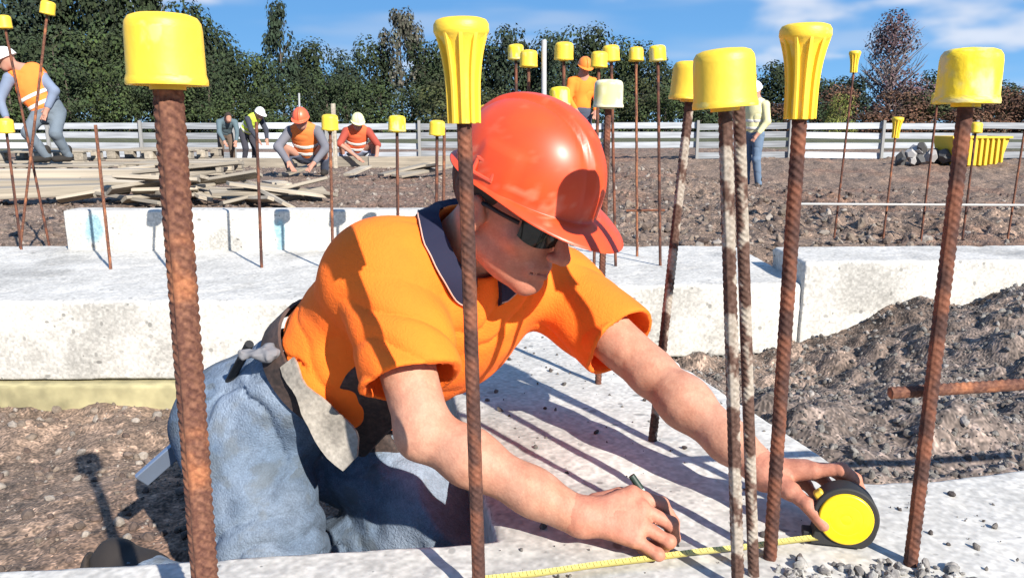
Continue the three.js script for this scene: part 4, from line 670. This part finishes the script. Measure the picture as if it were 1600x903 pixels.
// ------------------------------------------------------------------ yellow skip and rubble
{
  const s = thing('skip_bin', 'yellow ribbed skip standing before the white fence', 'skip', [10.1, gy(10.1, -17.9) , -17.9]), y = std({ color: lin(0.62, 0.42, 0.02), roughness: 0.6 });
  const tr = (z) => { const h = new THREE.Shape(); h.moveTo(-0.46, 0); h.lineTo(0.46, 0); h.lineTo(0.62, 0.62); h.lineTo(-0.62, 0.62); h.closePath(); const g = new THREE.ExtrudeGeometry(h, { depth: 0.03, bevelEnabled: false }); g.translate(0, 0, z); return g; };
  mesh('side_panel', tr(-0.4), y, s); mesh('side_panel', tr(0.4), y, s);
  for (const k of [-1, 1]) { const g = new THREE.BoxGeometry(0.03, 0.64, 0.77); g.rotateZ(-k * 0.253); g.translate(k * 0.53, 0.31, 0.015); mesh('end_panel', g, y, s); }
  mesh('floor_panel', new THREE.BoxGeometry(0.9, 0.03, 0.77).translate(0, 0.02, 0.015), y, s);
  for (let k = -4; k <= 4; k++) { const g = new RoundedBoxGeometry(0.05, 0.6, 0.05, 1, 0.01); g.translate(k * 0.118, 0.3, 0.452); mesh('rib', g, y, s); }
  mesh('rim', new RoundedBoxGeometry(1.3, 0.05, 0.06, 1, 0.01).translate(0, 0.60, 0.46), y, s);
}
{
  const t = thing('rubble_heap', 'small heap of grey rubble blocks beside the yellow skip', 'rubble', [9.15, gy(9.15, -17.9) , -17.9]), r = rng(31), m = [std({ color: lin(0.07, 0.07, 0.07), roughness: 0.9 }), std({ color: lin(0.32, 0.31, 0.30), roughness: 0.9 })];
  for (let k = 0; k < 22; k++) { const s = 0.07 + 0.10 * r(), g = new THREE.DodecahedronGeometry(s, 0); g.scale(1 + r(), 0.6 + 0.4 * r(), 1); const b = mesh('block', g, m[k % 2], t); const x = (r() - 0.5) * 1.1; b.position.set(x, 0.05 + 0.40 * r() * (1 - Math.abs(x) * 1.4), (r() - 0.5) * 0.5); b.rotation.set(r() * 6, r() * 6, r() * 6); }
}

// ------------------------------------------------------------------ people at work behind
function figure(label, base, turn, scale, J, look) {
  const g = thing('person', label, 'person', base, 'people working in the background'); g.rotation.y = turn; g.scale.setScalar(scale);
  const tor = v3.sub(J.neck, J.hip), hd = J.head, face = v3.norm(J.face);
  const shade = (c) => (x, y, z) => { const k = 1 + 0.16 * fbm(x * 9, y * 9, z * 9, 2); return c.map((v) => v * k); };
  const sh = [J.ls, J.rs], el = [J.le, J.re], ha = [J.lw, J.rw], hp = [J.lh, J.rh], kn = [J.lk, J.rk], an = [J.la, J.ra];
  const all = [...sh, ...el, ...ha, ...hp, ...kn, ...an, hd, J.neck], lo = [0, 1, 2].map((i) => Math.min(...all.map((a) => a[i])) - 0.26), hi = [0, 1, 2].map((i) => Math.max(...all.map((a) => a[i])) + 0.26);
  const M = (col, rough = 0.9) => std({ vertexColors: true, roughness: rough }), c = 0.016;
  const bodyF = (p) => { let d = smin(ell(p, v3.add(hd, [0, 0.02, 0]), [0.078, 0.105, 0.088]), ell(p, v3.add(v3.add(hd, face, 0.03), [0, -0.045, 0]), [0.06, 0.068, 0.06]), 0.03); d = smin(d, roundCone(p, v3.add(v3.add(hd, face, 0.085), [0, 0.005, 0]), v3.add(v3.add(hd, face, 0.105), [0, -0.025, 0]), 0.010, 0.014), 0.012); d = smin(d, roundCone(p, hd, J.neck, 0.055, 0.06), 0.03); d = smin(d, roundCone(p, J.neck, J.hip, 0.10, 0.10), 0.05);
    for (const i of [0, 1]) { d = smin(d, roundCone(p, sh[i], el[i], 0.05, 0.041), 0.03); d = smin(d, roundCone(p, el[i], ha[i], 0.041, 0.028), 0.02); const f = v3.norm(v3.sub(ha[i], el[i])), s = v3.norm(v3.cross(f, [0.2, 1, 0.3])); d = smin(d, roundCone(p, ha[i], v3.add(ha[i], f, 0.08), 0.030, 0.030), 0.02); for (let k = -1.5; k <= 1.5; k++) d = smin(d, roundCone(p, v3.add(v3.add(ha[i], f, 0.08), s, k * 0.017), v3.add(v3.add(ha[i], f, 0.155), s, k * 0.024), 0.012, 0.010), 0.008); d = smin(d, roundCone(p, v3.add(ha[i], s, 0.02), v3.add(v3.add(ha[i], f, 0.07), s, 0.06), 0.014, 0.011), 0.012); d = smin(d, smin(roundCone(p, hp[i], kn[i], 0.07, 0.05), roundCone(p, kn[i], an[i], 0.05, 0.038), 0.03), 0.03); } return d; };
  mesh('body', sdfGeometry(bodyF, lo, hi, 0.0135, shade([0.40, 0.20, 0.14])), M(), g);
  const side = v3.norm(v3.sub(sh[0], sh[1])), up = v3.norm(tor), fr = v3.cross(side, up);
  const torso = (p, r) => smin(smin(ellipsoid(p, v3.add(J.hip, tor, 0.66), side, up, fr, [0.185, 0.24, 0.125]), ellipsoid(p, v3.add(J.hip, tor, 0.2), side, up, fr, [0.16, 0.2, 0.125]), 0.06), smin(roundCone(p, sh[0], J.neck, 0.06, 0.06), roundCone(p, sh[1], J.neck, 0.06, 0.06), 0.04), 0.05) - r + 0.010 * valley(p[0] * 8, p[1] * 11, p[2] * 8);
  const tAt = (p) => v3.dot(v3.sub(p, J.hip), up);
  mesh('shirt', sdfGeometry((p) => { let d = torso(p, 0); for (const i of [0, 1]) { d = smin(d, roundCone(p, sh[i], el[i], 0.072, 0.060), 0.04); if (look.long) d = smin(d, roundCone(p, el[i], v3.mix(el[i], ha[i], 0.86), 0.058, 0.044), 0.03); } return smax(d, -0.05 - tAt(p), 0.01); }, lo, hi, c, shade(look.shirt)), M(), g);
  mesh('trousers', sdfGeometry((p) => { let d = ellipsoid(p, J.hip, side, up, fr, [0.17, 0.16, 0.135]); for (const i of [0, 1]) d = smin(d, smin(roundCone(p, hp[i], kn[i], 0.098, 0.072), roundCone(p, kn[i], an[i], 0.070, 0.058), 0.03), 0.04); return smax(d, tAt(p) - 0.08, 0.01) + 0.008 * valley(p[0] * 9, p[1] * 12, p[2] * 9); }, lo, hi, c, shade(look.trousers)), M(), g);
  for (const i of [0, 1]) { const f = v3.norm([v3.sub(kn[i], an[i])[0] * 0.4 + face[0], 0, v3.sub(kn[i], an[i])[2] * 0.4 + face[2]]); mesh('boot', sdfGeometry((p) => smax(smin(roundCone(p, v3.add(an[i], [0, 0.08, 0]), v3.add(an[i], [0, -0.03, 0]), 0.058, 0.05), roundCone(p, v3.add(an[i], [0, -0.035, 0]), v3.add(v3.add(an[i], f, 0.15), [0, -0.045, 0]), 0.046, 0.042), 0.03), an[i][1] - 0.085 - p[1], 0.008), an[i].map((v) => v - 0.24), an[i].map((v) => v + 0.24), c, shade(look.boots || [0.02, 0.017, 0.014])), M(), g); }
  if (look.vest) { const v = mesh('vest', sdfGeometry((p) => { let d = torso(p, 0.016); const cut = Math.min(v3.len(v3.sub(p, sh[0])), v3.len(v3.sub(p, sh[1]))) - 0.075; d = smax(d, -cut, 0.012); return smax(d, -0.10 - tAt(p), 0.008); }, lo, hi, c, shade(look.vest)), M(), g);
    mesh('reflective_band', sdfGeometry((p) => { const t = tAt(p); return Math.max(torso(p, 0.024), Math.min(Math.abs(t - 0.10), Math.abs(t - 0.22)) - 0.024); }, lo, hi, 0.013, shade([0.62, 0.60, 0.55])), M(), v); }
  if (look.hat) { const hu = v3.norm(v3.add([0, 1, 0], face, 0.45)), hs = v3.norm(v3.cross(hu, face)), hf = v3.cross(hs, hu), c0 = v3.add(hd, hu, 0.04); const q = (p) => { const d = v3.sub(p, c0); return [v3.dot(d, hs), v3.dot(d, hu), v3.dot(d, hf)]; };
    mesh('hard_hat', sdfGeometry((p) => { const a = q(p); let d = ell(a, [0, 0, 0], [0.115, 0.145, 0.138]); d = smin(d, ell(a, [0, 0.01, 0.02], [0.028, 0.142, 0.13]), 0.01); d = Math.max(d, -a[1]); return smin(d, smax(ell([a[0], 0, a[2]], [0, 0, 0.03], [0.125, 1, 0.175]) , Math.abs(a[1] - 0.006 + 0.05 * Math.max(0, a[2] - 0.1)) - 0.006, 0.006), 0.006); }, c0.map((v) => v - 0.24), c0.map((v) => v + 0.24), 0.0085, shade(look.hat)), M(0, 0.4), g); }
  else mesh('hair', sdfGeometry((p) => Math.max(ell(p, v3.add(hd, [0, 0.028, 0]), [0.086, 0.108, 0.096]) - 0.004 * vn(p[0] * 60, p[1] * 60, p[2] * 60), v3.dot(v3.sub(p, hd), face) - 0.035 - Math.max(0, p[1] - hd[1] - 0.05)), hd.map((v) => v - 0.2), hd.map((v) => v + 0.2), 0.009, shade([0.03, 0.02, 0.015])), M(), g);
  return g;
}
const squat = (dx = 0) => ({ hip: [0, 0.30, -0.16], neck: [0, 0.68, 0.10], head: [0.0, 0.78, 0.22], face: [0, -0.75, 0.66], ls: [0.19, 0.63, 0.08], rs: [-0.19, 0.63, 0.08], le: [0.33, 0.40, 0.26], re: [-0.33, 0.42, 0.26], lw: [0.18 + dx, 0.20, 0.40], rw: [-0.16 + dx, 0.20, 0.40], lh: [0.09, 0.27, -0.14], rh: [-0.09, 0.27, -0.14], lk: [0.30, 0.45, 0.16], rk: [-0.30, 0.43, 0.16], la: [0.24, 0.09, -0.06], ra: [-0.24, 0.09, -0.06] });
const bend = { hip: [0, 0.86, -0.12], neck: [0.06, 1.22, 0.22], head: [0.08, 1.27, 0.38], face: [0.1, -0.6, 0.8], ls: [0.24, 1.16, 0.18], rs: [-0.14, 1.16, 0.22], le: [0.28, 0.90, 0.32], re: [-0.16, 0.90, 0.36], lw: [0.22, 0.68, 0.42], rw: [-0.06, 0.68, 0.46], lh: [0.10, 0.84, -0.1], rh: [-0.10, 0.84, -0.1], lk: [0.14, 0.46, 0.02], rk: [-0.13, 0.46, 0.04], la: [0.15, 0.09, -0.08], ra: [-0.14, 0.09, -0.06] };
const stand = { hip: [0, 0.92, 0], neck: [0.02, 1.46, 0.03], head: [0.03, 1.61, 0.07], face: [0.1, -0.3, 0.95], ls: [0.20, 1.39, 0.02], rs: [-0.17, 1.39, 0.02], le: [0.27, 1.12, 0.04], re: [-0.23, 1.12, 0.06], lw: [0.20, 0.92, 0.18], rw: [-0.14, 0.94, 0.22], lh: [0.09, 0.90, 0], rh: [-0.09, 0.90, 0], lk: [0.11, 0.49, 0.05], rk: [-0.10, 0.49, 0.02], la: [0.12, 0.09, -0.04], ra: [-0.11, 0.09, -0.02] };
const lean = { hip: [-0.03, 0.66, 0], neck: [-0.26, 1.14, 0.05], head: [-0.42, 1.26, 0.10], face: [-0.8, -0.5, 0.35], ls: [-0.10, 1.10, -0.02], rs: [-0.40, 1.05, 0.14], le: [0.10, 0.90, 0.06], re: [-0.50, 0.78, 0.24], lw: [0.03, 0.68, 0.14], rw: [-0.40, 0.56, 0.30], lh: [0.06, 0.64, -0.05], rh: [-0.10, 0.64, 0.06], lk: [0.10, 0.37, 0.14], rk: [-0.22, 0.38, 0.20], la: [0.12, 0.09, -0.05], ra: [-0.10, 0.09, 0.05] };
const on = (x, z) => [x, gy(x, z) + 0.005, z];
figure('person in orange vest and white hard hat leaning over, one hand on hip', [-5.55, gy(-5.85, -9.8) + 0.175, -9.85], 0, 0.94, lean, { shirt: [0.16, 0.20, 0.28], long: true, vest: [0.90, 0.20, 0.03], trousers: [0.12, 0.15, 0.18], hat: [0.75, 0.75, 0.72] });
figure('person squatting in orange vest and red-orange hard hat, head bowed', on(-2.52, -9.9), 0.05, 0.86, squat(), { shirt: [0.13, 0.13, 0.15], long: true, vest: [0.75, 0.19, 0.04], trousers: [0.05, 0.06, 0.09], hat: [0.72, 0.12, 0.05] });
figure('person squatting in a dark red top and pale yellow hard hat', on(-2.75, -14.4), 0.3, 1.0, squat(0.1), { shirt: [0.30, 0.05, 0.03], long: false, vest: [0.70, 0.12, 0.04], trousers: [0.25, 0.28, 0.36], hat: [0.75, 0.75, 0.35] });
figure('person bending in a lime vest and white hard hat', on(-5.25, -16.2), 0.9, 0.82, bend, { shirt: [0.03, 0.035, 0.05], long: true, vest: [0.55, 0.70, 0.06], trousers: [0.03, 0.03, 0.04], hat: [0.78, 0.78, 0.76] });
figure('person bending without a hard hat beside the lime vest', on(-5.75, -16.3), 0.4, 0.78, bend, { shirt: [0.08, 0.12, 0.14], long: true, trousers: [0.10, 0.07, 0.05] });
figure('person in orange shirt and orange hard hat standing behind the red hard hat', on(0.99, -11.8), 0.2, 0.88, stand, { shirt: [0.92, 0.22, 0.02], long: true, trousers: [0.05, 0.06, 0.09], hat: [0.85, 0.22, 0.03] });
figure('person in cream vest, jeans and white hard hat standing on the churned ground', on(3.93, -13.2), -0.9, 0.96, stand, { shirt: [0.60, 0.55, 0.30], long: true, vest: [0.70, 0.66, 0.36], trousers: [0.10, 0.15, 0.22], hat: [0.80, 0.80, 0.78] });

// ------------------------------------------------------------------ trees beyond the fence
function crownGeo(kind, seed) {                            // unit tree: stands on y = 0, height 1, width about 1
  const r = rng(seed), pos = [], nor = [], col = [], N = { round: 3800, bush: 3400, pine: 3000, dome: 3000, bare: 3600 }[kind], blobs = [];
  const nb = { round: 34, bush: 30, pine: 34, dome: 30, bare: 40 }[kind];
  for (let i = 0; i < nb; i++) { const a = r() * 6.283, t = r(), q = Math.sqrt(r()); let y, rad, s;
    if (kind === 'round') { y = 0.30 + 0.62 * t; rad = 0.40 * Math.sqrt(Math.max(0.05, 1 - ((y - 0.58) / 0.40) ** 2)) * q; s = 0.13 + 0.07 * r(); }
    else if (kind === 'bush') { y = 0.06 + 0.84 * t; rad = 0.42 * Math.sqrt(Math.max(0.05, 1 - ((y - 0.35) / 0.62) ** 2)) * q; s = 0.15 + 0.06 * r(); }
    else if (kind === 'pine') { y = 0.18 + 0.76 * t; rad = 0.46 * (1.02 - y) ** 0.7 * (0.35 + 0.65 * q) * (0.7 + 0.5 * r()); s = 0.075 + 0.07 * r(); }
    else if (kind === 'dome') { y = 0.45 + 0.50 * t; rad = 0.44 * Math.sqrt(Math.max(0.02, 1 - ((y - 0.45) / 0.53) ** 2)) * (0.5 + 0.5 * q); s = 0.09 + 0.05 * r(); }
    else { y = 0.22 + 0.75 * t; rad = 0.46 * (1.05 - y) ** 0.6 * q; s = 0.12; }
    blobs.push([Math.cos(a) * rad, y, Math.sin(a) * rad, s, 0.50 + 0.85 * r()]); }
  for (let i = 0; i < N; i++) { const b = blobs[Math.floor(r() * nb)], z1 = r() * 2 - 1, a = r() * 6.283, h = Math.sqrt(1 - z1 * z1), k = b[3] * (0.55 + 0.5 * Math.sqrt(r())), d = [h * Math.cos(a), z1, h * Math.sin(a)];
    const c = [b[0] + d[0] * k, Math.max(0.02, b[1] + d[1] * k * 0.85), b[2] + d[2] * k], L = (kind === 'bare' ? 0.012 : kind === 'pine' ? 0.018 : 0.020) * (0.6 + 0.8 * r());
    const n = v3.norm([d[0] + r() - 0.5, d[1] + 0.5 + r() - 0.5, d[2] + r() - 0.5]), u = v3.norm(v3.cross(n, [r() - 0.5, r() - 0.5, r() - 0.5])), w = v3.cross(n, u), m = b[4] * (0.75 + 0.5 * r()), g = r();
    const P = [v3.add(v3.add(c, u, -L), w, -L * 0.2), v3.add(v3.add(c, u, 0.1 * L), w, -L * 0.8), v3.add(v3.add(c, u, L), w, 0.1 * L), v3.add(v3.add(c, u, -0.1 * L), w, L * 0.8)];
    for (const q of [0, 1, 2, 0, 2, 3]) { pos.push(...P[q]); nor.push(...n); col.push(m * (0.9 + 0.25 * g), m, m * (0.85 + 0.2 * g)); } }
  const g = new THREE.BufferGeometry(); g.setAttribute('position', new THREE.Float32BufferAttribute(pos, 3)); g.setAttribute('normal', new THREE.Float32BufferAttribute(nor, 3)); g.setAttribute('color', new THREE.Float32BufferAttribute(col, 3)); return g;
}
function trunkGeo(kind, seed) {
  const r = rng(seed), L = [bar([0, -0.02, 0], [0.01, 0.55, 0], 0.028, 0.016, 7), bar([0.01, 0.55, 0], [0.0, kind === 'bush' || kind === 'round' ? 0.8 : 0.97, 0.01], 0.016, 0.004, 6)];
  const n = kind === 'bare' ? 80 : 9; for (let i = 0; i < n; i++) { const y = 0.2 + 0.72 * r(), a = r() * 6.283, l = Math.min(0.30, (kind === 'bare' ? 0.55 : 0.30) * (1.1 - y) * (0.6 + 0.6 * r())), e = [Math.cos(a) * l, y + l * (0.5 + 0.5 * r()), Math.sin(a) * l]; L.push(bar([0.005, y, 0], e, 0.009 * (1.2 - y), 0.002, 5)); if (kind === 'bare') for (let k = 0; k < 3; k++) { const s = v3.mix([0.005, y, 0], e, 0.4 + 0.5 * r()), b = r() * 6.283, m = l * 0.45; L.push(bar(s, [s[0] + Math.cos(b) * m, s[1] + m * 0.8, s[2] + Math.sin(b) * m], 0.003, 0.001, 4)); } }
  return joined(L, ['position', 'normal']);
}
{
  const kinds = { round: [101, 102, 103], bush: [111, 112, 113], pine: [121, 122], dome: [131], bare: [141] }, proto = {};
  for (const k in kinds) proto[k] = kinds[k].map((s) => [crownGeo(k, s), trunkGeo(k, s + 500)]);
  const leafM = { dark: [0.025, 0.041, 0.015], mid: [0.036, 0.056, 0.017], olive: [0.046, 0.056, 0.020], blue: [0.023, 0.039, 0.021], brown: [0.115, 0.060, 0.036], purple: [0.105, 0.066, 0.075], lime: [0.15, 0.17, 0.04], grey: [0.085, 0.085, 0.065] };
  for (const k in leafM) leafM[k] = std({ color: lin(...leafM[k]), vertexColors: true, roughness: 1.0, side: THREE.DoubleSide });
  const bark = std({ color: lin(0.09, 0.07, 0.055), roughness: 0.95 }), paleBark = std({ color: lin(0.20, 0.16, 0.15), roughness: 0.95 });
  let cnt = 0;
  function tree(x, h, w, d, kind, tone, label, group) {    // x and depth in metres, height over the ground
    const t = thing('tree', label, 'tree', [x, -0.45, -d], group), v = proto[kind][cnt++ % proto[kind].length]; t.scale.set(w, h, w); t.rotation.y = cnt * 1.37;
    mesh('crown', v[0], leafM[tone], t); mesh('trunk', v[1], kind === 'bare' ? paleBark : bark, t);
  }
  const px = (p, d) => (p - 800) / 1249 * d, ht = (y, d) => 1.05 + (190.6 - y) / 1249 * d * 1.03;
  const r = rng(909), add = (p, y, wpx, d, kind, tone, label, group) => tree(px(p, d), ht(y, d), wpx / 1249 * d, d, kind, tone, label, group);
  const hill = 'tall dark evergreen on the wooded rise behind the orange-vested person', HG = 'trees on the wooded rise';
  for (const [p, y, w] of [[-30, 20, 130], [25, 2, 120], [75, -10, 125], [125, -26, 120], [175, -24, 120], [225, -18, 115], [270, -6, 110], [312, 20, 100], [348, 56, 84], [-80, 10, 130]]) add(p, y, w * 1.15, 84 + 5 * r(), r() < 0.4 ? 'pine' : 'round', r() < 0.6 ? 'dark' : 'blue', hill, HG);
  for (const [p, y, w] of [[0, 70, 110], [55, 62, 110], [110, 55, 110], [160, 60, 110], [215, 62, 100], [262, 75, 100], [305, 88, 95], [350, 95, 90], [395, 82, 85], [-50, 70, 110]]) add(p, y, w * 1.2, 72 + 4 * r(), 'round', ['dark', 'mid', 'dark'][Math.floor(r() * 3)], 'rounded dark tree lower down the wooded rise', 'trees lower on the rise');
  add(452, 18, 92, 66, 'pine', 'blue', 'tallest lone blue-green pine standing clear above the wood', undefined);
  add(632, 33, 88, 70, 'dome', 'grey', 'umbrella-shaped grey-green tree rising out of the wood', undefined);
  for (const [p, y, w, k, c] of [[422, 90, 70, 'round', 'mid'], [500, 78, 84, 'round', 'dark'], [545, 84, 80, 'round', 'blue'], [585, 74, 76, 'round', 'dark'], [668, 76, 80, 'round', 'dark'], [712, 70, 80, 'round', 'blue'], [752, 72, 84, 'round', 'dark'], [790, 58, 76, 'round', 'blue'], [835, 66, 80, 'round', 'dark'], [872, 60, 84, 'round', 'blue'], [925, 58, 84, 'round', 'dark'], [968, 66, 80, 'round', 'mid'], [1005, 82, 70, 'round', 'dark'], [1045, 112, 64, 'round', 'dark']]) add(p, y, w * 1.2, 66 + 6 * r(), k, c, k === 'pine' ? 'pointed dark conifer in the middle of the wood' : 'rounded dark tree in the middle of the wood', k === 'pine' ? 'conifers in the wood' : 'rounded trees in the wood');
  for (const [p, y, w, c] of [[1085, 132, 66, 'dark'], [1135, 118, 80, 'blue'], [1196, 106, 76, 'dark'], [1240, 122, 80, 'dark'], [1285, 128, 80, 'dark'], [1325, 126, 80, 'blue'], [1440, 114, 80, 'dark'], [1485, 126, 80, 'mid'], [1530, 132, 80, 'dark'], [1575, 134, 80, 'dark'], [1625, 130, 90, 'blue'], [1400, 140, 70, 'dark']]) add(p, y, w * 1.2, 70 + 6 * r(), 'round', c, 'low rounded tree in the thin wood near the purplish bare tree', 'low trees by the purplish bare tree');
  add(1374, 40, 150, 62, 'bare', 'purple', 'purplish nearly bare tree with fine twigs above the white fence', undefined);
  for (let p = -324; p < 1900; p += 44) { const right = p > 1080, y = (right ? 156 : p < 380 ? 116 : 132) + 44 * (r() - 0.5), c = right ? ['dark', 'brown', 'olive', 'dark', 'brown'][Math.floor(r() * 5)] : ['mid', 'dark', 'olive', 'mid'][Math.floor(r() * 4)]; add(p + 16 * (r() - 0.5), y, 80 + 40 * r(), 54 + 5 * r(), 'bush', c, c === 'brown' ? 'russet bushy shrub at the edge of the wood' : c === 'olive' ? 'olive bushy shrub at the edge of the wood' : c === 'mid' ? 'mid green bushy shrub at the edge of the wood' : 'dark green bushy shrub at the edge of the wood', c + ' shrubs at the edge of the wood'); }
  add(1302, 150, 52, 50, 'bush', 'lime', 'yellow-green shrub standing out before the low dark trees', undefined);
}
renderer.render(scene, camera);
